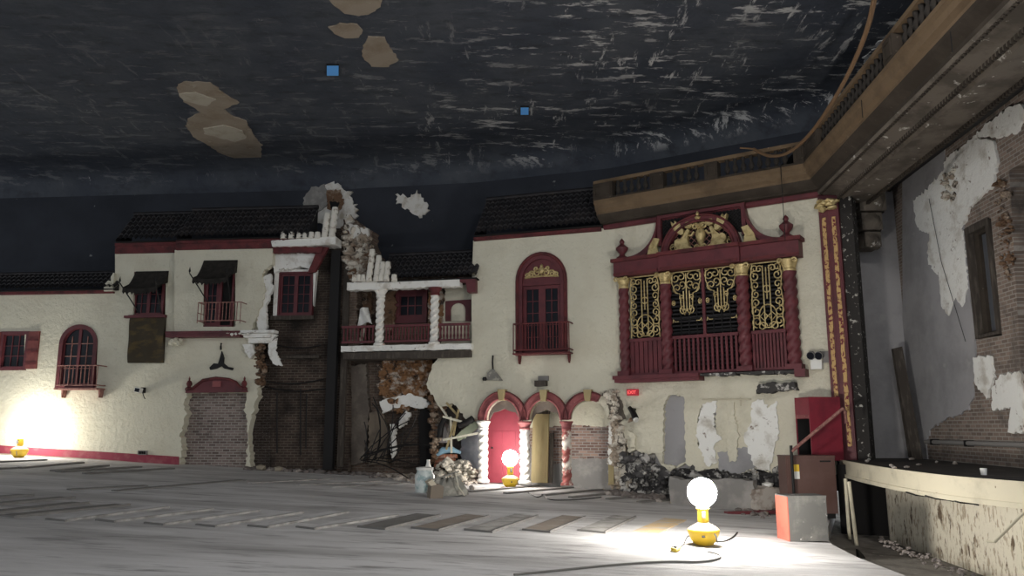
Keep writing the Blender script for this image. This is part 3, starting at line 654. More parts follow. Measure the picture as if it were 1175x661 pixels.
# steel post
t = On('steel_post', PA, 377, 533, -.15, 'tall black steel post standing where the plaster was torn away', 'post')
zt = t.q(382, 288)[1]; zb = t.q(376, 538)[1]
for nm, a in (('flange', (-.14, .14, -.1, -.08)), ('flange', (-.14, .14, .1, .12)), ('web', (-.02, .02, -.08, .1))): t.part(nm, MB().box(a[0], a[1], a[2], a[3], zb, zt), IRON)
t.part('base_plate', MB().box(-.2, .2, -.16, .16, zb-.02, zb), IRON)
t = On('duct_shadow_board', PA, 394, 420, -.2, 'dark sooty timber standing just east of the black steel post', 'timber'); t.o.name = 'timber_post'  # dark board put where shadow falls beside the steel post
t.part('post', MB().box(-.09, .09, .0, .12, t.q(394, 536)[1], t.q(394, 262)[1]), WOODD)
# torn masonry pier
t = On('trim_pier', PM, 418, 396, -.35, 'torn brown masonry pier with lath and plaster scraps above the balcony roof', structure=True)
ol = R([t.q(*p) for p in ((393, 400), (393, 262), (398, 248), (408, 252), (419, 262), (427, 266), (428, 282), (437, 300), (436, 318), (424, 326), (410, 334), (412, 400))], .08, .14, True)
t.part('pier', MB().prism(ol, -.05, .5), BRICKMID)
for px in ([(398, 268), (410, 262), (416, 276), (420, 296), (414, 318), (402, 322), (397, 300)], [(418, 286), (430, 290), (436, 306), (426, 318), (416, 312)]):
    t.part('torn_lath', MB().prism(R([t.q(*p) for p in px], .08, .1, True), -.14, -.051), EARTH)
for px in ([(401, 258), (412, 260), (418, 270), (406, 276)], [(416, 262), (425, 264), (425, 282), (419, 276)], [(398, 250), (405, 247), (408, 256), (400, 258)]):
    t.part('plaster_scrap', MB().prism(R([t.q(*p) for p in px], .05, .09, True), -.18, -.06), CEILWHITE)
# plaster scar on the sky wall behind
q = Vector(bk[1]).lerp(Vector(bk[2]), .12)
PK = Plane(bk[1][0], bk[1][1], math.degrees(math.atan2(-(bk[2][1]-bk[1][1]), bk[2][0]-bk[1][0])))
t = On('trim_scar', PK, 376, 250, .04, 'round pale plaster scar on the dark sky wall above the broken eave', structure=True)
t.part('crust', MB().prism(R([t.q(*p) for p in ((344, 246), (345, 226), (352, 212), (368, 206), (388, 210), (402, 222), (410, 240), (407, 256), (398, 268), (380, 262), (358, 252))], .12, .14, True), -.05, .03), CEILWHITE)
t.part('inner_crust', MB().prism(R([t.q(*p) for p in ((348, 244), (350, 228), (358, 217), (372, 213), (380, 222), (374, 240), (360, 247))], .08, .14, True), -.09, -.051), mat('grey scar plaster', (.22, .21, .2), .9, c2=(.3, .29, .27), s2=4, t2=(.5, .65), bump=.4, bs=8))
t.part('hole_edge', MB().prism(R([t.q(*p) for p in ((376, 220), (392, 219), (396, 234), (390, 245), (378, 240))], .06, .1, True), -.13, -.091), EARTH)
t.part('hole', MB().prism(R([t.q(*p) for p in ((380, 232), (391, 233), (389, 242), (381, 240))], .04, .1, True), -.14, -.131), DARK)
# ---- the balcony
t = On('balcony', PM, 466, 402, .25, 'upper balcony with white twisted columns, red balusters and a white slab edge', 'balcony')
xa, z_ = t.q(391, 402); xb, _ = t.q(541, 399)
slab_t = t.q(466, 395.5)[1]
t.part('slab', MB().prism(R([(xa, -.0), (xb, 0)], .02, .12) + R([(xb, slab_t), (xa, slab_t)], .012, .2), 0, 1.14), WHITEP)
t.part('underside', MB().box(xa+.05, xb-.05, .06, 1.13, -.22, -.03), WOODD)
zr = t.q(466, 372)[1]; zbot = slab_t + .08
bays = ((392, 429.5, 9), (441, 493, 14), (503, 539, 9))
for a, b, n in bays:
    pa, pb = t.q(a, 390, .2)[0], t.q(b, 390, .2)[0]
    t.part('handrail', MB().box(pa, pb, .02, .11, zr-.07, zr), RED); t.part('bottom_rail', MB().box(pa, pb, .03, .1, zbot, zbot+.06), RED)
    for k in range(n):
        x = pa + (pb-pa)*(k+.5)/n; H = zr-.07-zbot-.06
        t.part('baluster', MB().lathe([(.022, 0), (.022, H*.1), (.035, H*.25), (.018, H*.45), (.03, H*.75), (.02, H)], 6, c=(x, .065, zbot+.06)), RED)
ztop = t.q(466, 331)[1]
def twist_col(t, x, y, z0, z1, r, m, name='column', capm=None, flare=1.5, n=28, base=True):
    H = z1-z0; hc = .14*H if H < 1.7 else .26
    o = t.part(name, MB().lathe([(r, z0 + .06 + (H-.06-hc)*k/64) for k in range(65)], 15, c=(x, y, 0), tw=34, amp=.17, lobes=3), m)
    MB().lathe([(r*1.05, 0), (r*1.25, hc*.15), (r*1.1, hc*.25), (r*1.2, hc*.5), (r*flare, hc*.8), (r*flare*1.08, hc*.82), (r*flare*1.08, hc)], 12, c=(x, y, z1-hc)).build('capital', capm or m, o)
    if base: MB().lathe([(r*1.5, 0), (r*1.5, .05), (r*1.2, .08), (r*1.05, .1)], 12, c=(x, y, z0)).build('base', m, o)
    return o
for px, cm in ((435, WHITECOL), (498, REDTRIM)):
    twist_col(t, t.q(px, 390, .2)[0], .08, slab_t, ztop, .115, WHITECOL, capm=cm, flare=1.6)
xa2, _ = t.q(399, 330); xb2, _ = t.q(528, 326)
bz = t.q(466, 322)[1]
t.part('beam', MB().prism(R([(xa2, ztop), (xb2, ztop)], .03, .15) + R([(xb2, bz), (xa2, bz)], .02, .15), -.06, .26), WHITEP)
c0, c1 = t.q(525, 334), t.q(546, 319)
t.part('end_bracket', MB().prism([(c0[0], bz-.1), (c0[0]+.25, bz-.12), (c0[0]+.3, c0[1]-.05), (c1[0], c0[1]-.05), (c1[0], c1[1]), (c0[0], bz+.02)], -.05, .2), RED)
# its roof
roof(PM, 432, 546, (322, 318), (296, 289.5), 1.0, 'dark barrel tile roof over the twisted column balcony', off=.3, over=.12, courses=6, ends=False)
t2 = t
t = On('tile_stub_row', PM, 440, 323, .45, 'white bare tile ends at the broken corner of the balcony roof', 'roof tiles'); t.o.name = 'broken_roof_corner'
for px, n in ((420, 5), (428.5, 4), (434, 3), (440, 3), (449, 1)): tile_stack(px, 323, n, 6.5, .42)
for px in (404, 409, 414): tile_stack(px, 323, 1, 5, .42)
# back of the balcony: window, niche, wreckage
BO = -.86
t = win_struct('window_6', PM, 473, 371, BO, 'small red six pane window at the back of the upper balcony')
x0, z1 = t.q(455, 334); x1, _ = t.q(491, 334)
t.part('window_frame', MB().prism([(x0, 0), (x1, 0), (x1, z1), (x0, z1)], -.08, .03, [[(x0+.13, .22), (x1-.13, .22), (x1-.13, z1-.16), (x0+.13, z1-.16)]]), RED)
sash(t, x0+.13, x1-.13, .22, z1-.16, -.05, 3, 2, RED, fr=.03, bar=.03)
t = On('trim_niche', PM, 526, 396, BO+.2, 'cream wall end with a small red arched niche beside the balcony', structure=True)
ol = [t.q(*p) for p in ((506, 396), (541, 396), (541, 326), (512, 326))]
nh = [t.q(*p) for p in ((518, 369), *arch_px(518, 535, 356, 348, 8), (535, 369))]
t.part('wall_panel', MB().prism(R([ol[0], ol[3]], .05, .1)[::-1] + [ol[0]] + ol[1:3], -.02, .15), STUCCO)
so = [t.q(*p) for p in ((512, 369), (512, 346), (541, 344), (541, 369))]
t.part('red_surround', MB().prism(so, -.09, -.021, [[(x, z+.001) for x, z in nh]]), RED)
patch(PM, [(404, 340), (412, 336), (424, 334), (428, 352), (424, 372), (412, 380), (402, 370)], BO+.1, -.06, .13, EARTH, 'brown torn masonry at the back of the balcony near its west column', 'torn_masonry', 'masonry', .08)
patch(PM, [(441, 336), (454, 334), (454, 370), (446, 384), (440, 372)], BO+.1, -.06, .13, EARTH, 'brown torn masonry between the west column and the six pane window', 'torn_masonry', 'masonry', .08)
patch(PM, [(492, 336), (506, 334), (514, 342), (510, 360), (516, 384), (500, 390), (492, 372)], BO+.1, -.06, .13, RUST, 'rusty torn masonry between the six pane window and the arched niche', 'torn_masonry', 'masonry', .08)
t = On('hanging_sheet', PM, 416, 372, -.1, 'pale torn sheet draped over wreckage behind the balcony railing', 'sheet')
c = [t.q(*p) for p in ((408, 376), (427, 372), (420, 352), (410, 354))]
def cv(i, k):
    p = Vector(c[0]).lerp(Vector(c[1]), i).lerp(Vector(c[3]).lerp(Vector(c[2]), i), k)
    return (p.x, .1 + .1*sin(5*i+2*k), p.y + .12*sin(pi*i)*(1-k))
t.part('cloth', MB().grid(cv, 10, 8), WHITEP)
t = On('leaning_board', PM, 408, 396, .0, 'pale narrow board leaning behind the west end of the balcony railing', 'board')
A_, B_ = t.q(405, 393), t.q(411, 356); t.part('plank', MB().hexa([(A_[0], .4, A_[1]), (A_[0]+.12, .4, A_[1]), (A_[0]+.12, .44, A_[1]), (A_[0], .44, A_[1])], [(B_[0]-.05, .6, B_[1]), (B_[0]+.07, .6, B_[1]), (B_[0]+.07, .64, B_[1]), (B_[0]-.05, .64, B_[1])]), STUCCO)
# ---- below the balcony
patch(PM, [(440, 408), (456, 404), (476, 403), (496, 406), (500, 424), (496, 444), (486, 460), (474, 470), (458, 474), (444, 464), (436, 448), (438, 426)], -.7, -.1, .2, RUST, 'rust stained broken plaster under the balcony slab', 'torn_plaster', 'plaster', .1)
patch(PM, [(436, 462), (448, 456), (470, 452), (486, 456), (494, 464), (486, 470), (470, 466), (452, 468), (440, 474)], -.55, -.05, .1, WHITEP, 'white plaster ridge above the dark opening under the balcony')
patch(PM, [(458, 480), (466, 472), (472, 474), (466, 486), (458, 492)], -.55, -.03, .1, WHITEP, 'small white plaster flake hanging above the dark opening')
patch(PM, [(448, 488), (453, 486), (454, 520), (450, 528), (448, 510)], -.6, -.04, .15, WHITEP, 'narrow white plaster strip on the west side of the dark opening')
t = On('trim_opening', PM, 474, 534, -.78, 'arched dark brick opening under the balcony', structure=True)
ol = R([t.q(*p) for p in ((452, 536), (452, 486), (460, 474), (474, 468), (486, 468), (494, 478), (497, 536))], .03, .12, True)
t.part('brick_back', MB().prism(ol, -.05, .1), BRICKDARK)
sd = [t.q(*p) for p in ((484, 536), (482, 480), (486, 466), (496, 474), (498, 536))]
t.part('jamb', MB().prism(R(sd, .03, .12, True), -.16, -.051), DARK)
for px, lb, m_ in (([(494, 470), (500, 472), (502, 500), (500, 536), (494, 536)], 'torn brown plaster edge between the dark opening and the junk filled hole', EARTH),
               ([(404, 420), (420, 418), (424, 470), (418, 530), (404, 534)], 'pale grimy strip of render east of the black steel post', mat('grimy render', (.12, .1, .085), .95, c2=(.2, .17, .14), s2=1.6, t2=(.45, .65), bump=.4, bs=7)),
               ([(424, 474), (440, 470), (446, 500), (444, 532), (424, 534)], 'pale grimy strip of render west of the dark opening', mat('grimy tan render', (.18, .145, .11), .95, c2=(.1, .08, .065), s2=1.6, t2=(.45, .65), bump=.4, bs=7))):
    patch(PM, px, -.75, -.06, .14, m_, lb, 'render_strip', 'render', .04)
# wires across the sooty brick
for k, (p, q_) in enumerate((((304, 444), (374, 446)), ((318, 396), (368, 396)), ((306, 438), (372, 435)), ((318, 450), (318, 520)), ((345, 446), (345, 522)), ((352, 452), (351, 515)))):
    t = On('sagging_wire', PA, (p[0]+q_[0])/2, (p[1]+q_[1])/2, -.24, 'thin dark wire strung across the sooty brick below the gridded window', 'wire', 'wires on the sooty brick')
    A_, B_ = Vector(t.q(*p)), Vector(t.q(*q_)); t.part('strand', MB().tube([(A_.x+(B_.x-A_.x)*s, 0, A_.y+(B_.y-A_.y)*s - .1*sin(pi*s)) for s in [i/10 for i in range(11)]], .02, 5), IRON)
t = On('panel_board', PA, 318, 420, -.3, 'dark boarded strip below the gridded window', 'boards')
A_, B_ = t.q(304, 410), t.q(362, 366); t.part('ledge', MB().box(A_[0]+.3, B_[0]+.2, -.12, .03, A_[1]-.05, A_[1]+.04), WOODD)
# bent reinforcing rods
for k in range(22):
    px, py = random.uniform(412, 452), random.uniform(519, 533)
    t = On('reinforcing_rod', PM, px, py, -.5 + k*.05, 'bent rusty rod in the tangle at the foot of the wall under the balcony', 'rod', 'bent rods under the balcony')
    L = random.uniform(.5, 2.0); an = random.choice((random.uniform(.5, 1.2), random.uniform(-.1, .5), random.uniform(1.2, 2.7))); b = random.uniform(-.4, .4)
    t.part('rod', MB().tube([(L*s*cos(an+b*s), 0, L*s*sin(an+b*s)*.9 + .02) for s in (0, .3, .6, .85, 1)], .016, 5), IRON)
# ================================================================== centre facade
roof(PB, 544, 690, (270, 257), (231, 219), 1.0, 'dark barrel tile roof above the gold crested arched window', fascia=(277.5, 264.5), courses=7)
t = win_struct('window_7', PB, 622, 407, 0, 'tall arched dark red window with a gold crest in its head')
x0, z1 = t.q(592, 291.5); x1, zs_ = t.q(651, 320)
t.part('window_frame', MB().prism(arch_pts(x0, x1, zs_, z1, z0=-.02), -.05, .1, [arch_pts(x0+.2, x1-.2, zs_, z1-.2, z0=.06)]), RED)
t.part('moulding', MB().tube([(x, -.06, z) for x, z in [(x0+.06, 0)] + arch_pts(x0+.06, x1-.06, zs_, z1-.06) + [(x1-.06, 0)]], .04, 6), REDTRIM)
zt_ = t.q(622, 324)[1]
t.part('tympanum', MB().prism([(x0+.2, zt_), (x1-.2, zt_), *arch_pts(x0+.2, x1-.2, zs_, z1-.2)[::-1]], .02, .08), RED)
t.part('transom', MB().box(x0+.2, x1-.2, -.02, .1, zt_-.08, zt_-.001), RED)
xm = (x0+x1)/2
for a, b in ((x0+.2, xm), (xm, x1-.2)): sash(t, a, b, .06, zt_-.081, .05, 2, 5, RED, fr=.1, bar=.02)
def ornament_pts(f): return f
def scroll(cx, cy, r0, r1, a0, a1, n=18):
    return [(cx + (r0+(r1-r0)*k/n)*cos(a0+(a1-a0)*k/n), cy + (r0+(r1-r0)*k/n)*sin(a0+(a1-a0)*k/n)) for k in range(n+1)]
cx, cz = t.q(621.5, 316); m = MB()
o = t.part('gold_crest', MB().rock((cx, .0, cz+.1), .12).lathe([(.001, -.06), (.09, -.03), (.09, .05), (.04, .1), (.05, .14), (.001, .2)], 8, c=(cx, 0, cz+.14)), GOLD)
for s in (1, -1):
    for q in (scroll(.13, .08, .12, .02, pi, -2*pi), scroll(.3, .05, .1, .015, pi, -2*pi), scroll(.42, .02, .07, .01, pi, -1.5*pi), scroll(.16, .2, .07, .01, -pi/2, 1.6*pi), [(.0, -.02), (.25, -.03), (.5, -.05)]):
        MB().tube([(cx+s*x, -.0, cz+z) for x, z in q], .026, 5).build('scroll', GOLD, o)
t = On('balcony_railing', PB, 621, 406, 0, 'maroon balustered railing on the gold crested arched window', 'balcony')
xa, _ = t.q(589, 400, .4); xb, _ = t.q(653, 400, .4); h = t.q(621, 370.5, .4)[1]
railing(t, xa, xb, .4, h, 19, REDTRIM, r=.016); brackets(t, (xa+.08, xb-.08), .4, REDTRIM)
t.part('floor_plate', MB().box(xa-.02, xb+.02, -.42, -.06, -.04, -.001), REDTRIM)
# arcade
t = On('arcade', PB, 625, 554, .12, 'row of three brick red arches on white barley twist columns', 'arcade')
for (a, b, ys, yt, lb) in ((548, 606, 482, 449.5, 0), (597, 653.5, 482, 450), (645, 705, 481.5, 450)) if False else ((549.5, 604.5, 482, 449.5, 0), (598.5, 652, 482, 450, 0), (646, 706, 481.5, 450, 1)):
    A_, B_ = t.q(a, ys), t.q(b, ys); zt = t.q((a+b)/2, yt)[1]; w = .19
    out = arch_pts(A_[0], B_[0], A_[1], zt, 20); inn = arch_pts(A_[0]+w, B_[0]-w, A_[1], zt-w, 20)
    if lb: out, inn = out[:14], inn[:14]            # the third arch is broken off short
    o = t.part('arch', MB().prism(out + inn[::-1], -.05, .119), ARCHRED)
    MB().tube([(x, -.06, z) for x, z in inn], .03, 6).build('roll_moulding', ARCHRED, o)
    MB().tube([(x, -.06, z) for x, z in out], .025, 6).build('roll_moulding', REDTRIM, o)
    kx = (A_[0]+B_[0])/2
    MB().prism([(kx-.07, zt-w-.05), (kx+.07, zt-w-.05), (kx+.11, zt+.06), (kx-.11, zt+.06)], -.14, .1).build('keystone', WOODY, o)
    if not lb:
        sc = arch_pts(A_[0]+w+.05, B_[0]-w-.05, A_[1], zt-w-.05, 20)
        lo = []
        for i, (x, z) in enumerate(sc):
            f = (i/20); dep = .05 + .17*sin(pi*f)
            lo.append((x + .0, z - dep - .05*abs(sin(4*pi*f))))
        MB().prism(sc + lo[::-1], .14, .2).build('scalloped_soffit', bpy.data.materials['grimy render'], o)
for px, pb, mk in ((553.5, 553.5, WHITECOL), (601, 555, WHITECOL), (649, 557, None)):
    x, zt = t.q(px, 483.3); zb = t.q(px, pb)[1]
    m_ = mk or mat('half painted column', (.72, .66, .58), .8, c2=(.3, .09, .08), s2=1.6, t2=(.46, .52), bump=.3, bs=14)
    twist_col(t, x, .08, zb, zt, .125 if mk else .115, m_, capm=ARCHRED if px != 553.5 else WHITECOL, flare=1.5)
# ruined jamb of the third arch
for px, lb, m_, y0 in (([(697, 462), (706, 452), (714, 460), (718, 480), (712, 486), (704, 480)], 'torn plaster shoulder where the third arch broke away', STONEGREY, -.12),
                  ([(702, 482), (712, 484), (716, 500), (720, 520), (726, 540), (712, 552), (702, 540), (704, 510)], 'brown rubble jamb of the broken third arch', MIXRUB, -.12),
                  ([(699, 484), (704, 484), (706, 520), (704, 550), (699, 545)], 'white and blue chipped edge of the broken arch jamb', WHITEP, -.1)):
    patch(PB, px, .0, y0, .18, m_, lb, amp=.05, step=.09)
# red door in the first arch
t = On('door', PB, 577, 554, -.45, 'closed red plank door in the first arch behind the lit work light', 'door')
x0, z1 = t.q(560.5, 466); x1, _ = t.q(596, 466)
zs_ = z1-.35
t.part('leaf', MB().prism([(x0, 0), (x1, 0), *arch_pts(x0, x1, zs_, z1, 14)[::-1]], 0, .07), DOORRED)
for a, b, c_, d in ((.12, .46, .12, .5), (.54, .88, .12, .5), (.12, .46, .56, .8), (.54, .88, .56, .8)):
    W, H = x1-x0, zs_; t.part('panel', MB().box(x0+W*a, x0+W*b, -.018, -.001, H*c_, H*d), DOORRED)
t.part('handle', MB().lathe([(.02, 0), (.035, .02), (.02, .05)], 8, c=(x0+.13, -.03, z1*.44)), IRON)
t.part('frame', MB().prism([(x0-.08, 0), (x0-.003, 0), *arch_pts(x0-.003, x1+.003, zs_, z1+.003, 14), (x1+.003, 0), (x1+.08, 0), *arch_pts(x0-.08, x1+.08, zs_, z1+.08, 14)[::-1]], -.03, .09), RED)
# boards in the second arch
def on_floor(name, px, py, label, cat, rz=0, group=None, drop=0.0):
    p = at_floor(px, py, drop); o = empty(name, p, rz); tag(o, label, cat, group); return o, p
def thick(px, py): p = at_floor(px, py); return p.y/FPX     # metres per pixel there
t = On('yellow_board', PB, 618, 554, -.62, 'tall yellow board leaning in the second arch', 'board')
x0, z1 = t.q(609, 475); x1, _ = t.q(627.5, 475)
t.part('panel', MB().hexa([(x0, 0, 0), (x1, 0, 0), (x1, .07, 0), (x0, .07, 0)], [(x0, .2, z1), (x1, .2, z1), (x1, .27, z1), (x0, .27, z1)]), WOODY)
t.part('top_edge', MB().box(x0-.01, x1+.01, .18, .29, z1+.001, z1+.08), WOODD)
t = On('grey_board', PB, 631, 554, -.66, 'narrow grey board leaning beside the yellow board in the second arch', 'board')
x0, z1 = t.q(628.5, 497); x1, _ = t.q(633, 497)
t.part('panel', MB().hexa([(x0, 0, 0), (x1, 0, 0), (x1, .06, 0), (x0, .06, 0)], [(x0, .2, z1), (x1, .2, z1), (x1, .26, z1), (x0, .26, z1)]), WOODD)
t = On('wood_offcut', PB, 701, 556, .38, 'short tan wooden offcut leaning at the broken arch jamb', 'wood')
x0, z1 = t.q(698, 533); x1, _ = t.q(704, 533)
t.part('plank', MB().hexa([(x0, -.03, 0), (x1, -.03, 0), (x1, .03, 0), (x0, .03, 0)], [(x0-.02, .08, z1), (x1-.02, .08, z1-.05), (x1-.02, .14, z1-.05), (x0-.02, .14, z1)]), WOODY)
# fittings on the plaster
t = On('wall_speaker', PB, 622, 444, .02, 'small dark box fitting above the middle arch', 'wall box'); t.o.name = 'wall_box'
A_, B_ = t.q(617, 445), t.q(628.5, 431.5); zm = B_[1]*.55
t.part('box', MB().hexa([(A_[0], -.3, 0), (B_[0], -.26, .02), (B_[0], .0, .02), (A_[0], .0, 0)], [(A_[0], -.3, zm), (B_[0], -.26, zm), (B_[0], 0, zm), (A_[0], 0, zm)]), WOODD)
t.part('back_plate', MB().box(A_[0]+.03, B_[0]+.03, -.06, .018, zm+.002, B_[1]), GREYPL)
t = On('lantern_mount', PB, 566, 437, .02, 'grey iron lantern mount hanging on the plaster above the first arch', 'wall lantern')
ol = [t.q(*p) for p in ((556, 436), (560, 428), (564, 424), (567, 424), (572, 430), (577, 437))]
t.part('plate', MB().prism(ol, -.05, .018), mat('grey iron', (.2, .19, .17), .7, c2=(.4, .38, .32), s2=9, t2=(.5, .62)))
A_ = t.q(566, 424); B_ = t.q(566, 408); t.part('rod', MB().tube([(A_[0], -.02, A_[1]), (A_[0], -.05, (A_[1]+B_[1])/2), (B_[0], -.02, B_[1])], .022, 6), IRON)
A_ = t.q(557, 435); t.part('ring', MB().lathe([(.05, -.05), (.07, 0), (.05, .05)], 10, c=(A_[0], -.06, A_[1])), IRON)
# junk filled hole west of the arcade
wall('wall_junk_hole', PB, MB().prism(R(pts(PB, [(494, 455), (552, 455), (552, 560), (494, 560)], -.75), .02, .2, True), .75, .9), mat('dark hole back', (.05, .043, .04), .95, c2=(.14, .12, .1), s2=1.5, t2=(.5, .65)))
wall('wall_junk_mid', PB, MB().prism(R(pts(PB, [(530, 494), (551, 490), (551, 545), (536, 540), (528, 520)], -.4), .05, .1, True), .4, .5), mat('blue grey board', (.17, .18, .2), .9, c2=(.26, .26, .27), s2=2.5, t2=(.5, .65), bump=.4, bs=6))
def junk(name, label, cat, px, py, off, fn, m, part='body', group=None):
    t = On(name, PB, px, py, off, label, cat, group); t.part(part, fn(t), m); return t
def tq(t, lst): return [t.q(*p) for p in lst]
junk('plaster_sheet', 'torn pale green and cream sheet of plaster hanging over the junk filled hole', 'plaster', 536, 500, -.05, lambda t: MB().prism(R(tq(t, [(524, 500), (530, 494), (540, 487), (550, 481), (551, 490), (542, 497), (532, 504), (526, 506)]), .03, .1, True), -.06, -.0), GREEN)
junk('round_drum', 'grey round drum end in the junk filled hole', 'drum', 506, 500, -.35, lambda t: MB().prism(arch_pts(t.q(499, 500)[0], t.q(514, 500)[0], t.q(506, 494)[1], t.q(506, 484)[1], z0=t.q(506, 508)[1]), -.12, .12), mat('drum grey', (.3, .28, .27), .8))
junk('pipe_elbow', 'black pipe stub at the top of the junk filled hole', 'pipe', 505, 490, .0, lambda t: MB().tube([(0, 0, -.3), (.02, 0, 0), (.15, 0, .25)], .09, 8), IRON)
junk('pipe_elbow', 'black pipe stub near the first arch column', 'pipe', 535, 486, .13, lambda t: MB().tube([(-.22, 0, -.05), (0, 0, 0.02), (.2, 0, .14)], .09, 8), IRON)
junk('cloth_bundle', 'light blue cloth bundle amid the bricks in the junk filled hole', 'cloth', 513, 520, -.2, lambda t: MB().tube([(-.3, 0, -.05), (-.1, -.04, .08), (.15, 0, .1), (.42, -.02, .02)], [.06, .1, .09, .04], 8), mat('light blue cloth', (.3, .48, .6), .9))
for k, (px, py) in enumerate(((505, 531), (511, 531), (517, 531), (507, 526), (514, 526), (519, 526), (509, 536), (515, 537), (504, 536))):
    junk('fallen_brick', 'orange red brick heaped in the junk filled hole', 'brick', px, py, -.25 - .02*(k % 3), lambda t: MB().hexa([(-.13, -.06, 0), (.12, -.08, .02), (.14, .05, .01), (-.11, .07, 0)], [(-.13, -.06, .1), (.12, -.08, .12), (.14, .05, .11), (-.11, .07, .1)]), mat('orange brick', (.36, .14, .08), .9, c2=(.45, .3, .24), s2=5, t2=(.5, .65)) if k == 0 else bpy.data.materials['orange brick'], group='bricks in the junk filled hole')
for k, (pa, pb_) in enumerate((((502, 462), (513, 478)), ((512, 462), (526, 478)), ((517, 478), (518, 520)), ((522, 480), (512, 516)), ((508, 505), (549, 497)), ((526, 470), (520, 500)), ((508, 478), (530, 484)))):
    t = On('broken_lath', PB, pa[0], pa[1], .03 + .025*k, 'pale splintered lath strip hanging across the junk filled hole', 'lath', 'splintered laths in the hole')
    A_, B_ = t.q(*pa), t.q(*pb_); L = Vector((B_[0]-A_[0], 0, B_[1]-A_[1])); n_ = Vector((-L.z, 0, L.x)).normalized()*.03
    t.part('strip', MB().hexa([-n_, n_, n_+Vector((0, .012, 0)), -n_+Vector((0, .012, 0))], [L-n_, L+n_, L+n_+Vector((0, .012, 0)), L-n_+Vector((0, .012, 0))]), WOODY if k % 2 else STUCCO)
# ================================================================== the organ screen
t = On('organ_screen', PC, 815, 434, .12, 'large maroon organ grille with gilt scrollwork, twisted columns and a winged crest', 'organ screen')
S = t
def qx(px, py=400): return t.q(px, py)[0]
z_sill_t = (t.q(716, 431)[1] + t.q(914, 425)[1])/2; z_sill_b = (t.q(716, 439.5)[1] + t.q(914, 433)[1])/2
z_ent_b = (t.q(716, 318)[1] + t.q(912, 296.5)[1])/2; z_ent_t = (t.q(716, 301.5)[1] + t.q(912, 279)[1])/2
XL, XR = qx(709), qx(925)
print('screen z', z_sill_b, z_sill_t, z_ent_b, z_ent_t, XL, XR)
xbrk = qx(805)
t.part('sill', MB().box(XL, xbrk, -.25, .115, z_sill_b, z_sill_t), RED); t.part('sill_lip', MB().box(XL-.03, xbrk, -.3, -.251, z_sill_b+.08, z_sill_t), RED)
m = MB(); yb = z_sill_b
for k in range(5):
    a = xbrk + .002 + (XR-xbrk-.25)*k/5; b = xbrk + (XR-xbrk-.25)*(k+1)/5
    m.prism(R([(a, yb+.1+random.uniform(-.04, .04)), (b, yb+.08)], .03, .1) + [(b, z_sill_t-.02), (a, z_sill_t-.02)], -.2-.04*(k % 2), .115)
t.part('broken_sill', m, mat('charred sill', (.05, .047, .045), .95, c2=(.42, .4, .37), s2=5, t2=(.56, .62), bump=.6, bs=10))
t.part('sill_end', MB().box(XR-.24, XR, -.25, .115, z_sill_b, z_sill_t), RED)
cols = [718.5, 767, 856.5, 912]
colx = [qx(c) for c in cols]
for x, r in zip(colx, (.13, .14, .15, .15)):
    o = t.part('column', MB().lathe([(r, z_sill_t + .1 + (z_ent_b-.42-z_sill_t)*k/70) for k in range(71)], 15, c=(x, -.06, 0), tw=26, amp=.13, lobes=3), RED)
    MB().box(x-r*1.25, x+r*1.25, -.06-r*1.25, .1, z_sill_t+.001, z_sill_t+.12).build('base', RED, o)
    m = MB().lathe([(r*1.02, 0), (r*1.1, .04), (r*.95, .07), (r*1.15, .16), (r*1.45, .27), (r*1.2, .3)], 12, c=(x, -.06, z_ent_b-.32))
    for s in (1, -1):
        m.tube([(x+s*(r*.9), -.06-r, z_ent_b-.09), *[(x+s*(r*1.15+q[0]), -.1-r, z_ent_b-.09+q[1]) for q in scroll(0, 0, .07, .02, pi, -pi, 8)]], .025, 5)
    m.build('gilt_capital', GOLD, o)
# entablature: it breaks forward over the middle bay
t.part('entablature', MB().box(qx(709, 310), colx[1]-.05, -.26, .115, z_ent_b, z_ent_t), RED)
t.part('entablature', MB().box(colx[2]+.05, qx(920, 290), -.26, .115, z_ent_b, z_ent_t), RED)
t.part('entablature', MB().box(colx[1]-.049, colx[2]+.049, -.36, .115, z_ent_b, z_ent_t), RED)
for a, b, d in ((qx(709, 310)-.06, colx[1]-.06, .33), (colx[2]+.06, qx(920, 290)+.06, .33), (colx[1]-.059, colx[2]+.059, .43)):
    t.part('cornice_mould', MB().box(a, b, -d, .115, z_ent_t+.001, z_ent_t+.09), REDTRIM)
    t.part('cornice_mould', MB().box(a+.06, b-.06, -d+.04, -.361 if d > .4 else -.262, z_ent_b+.02, z_ent_b+.08), REDTRIM)
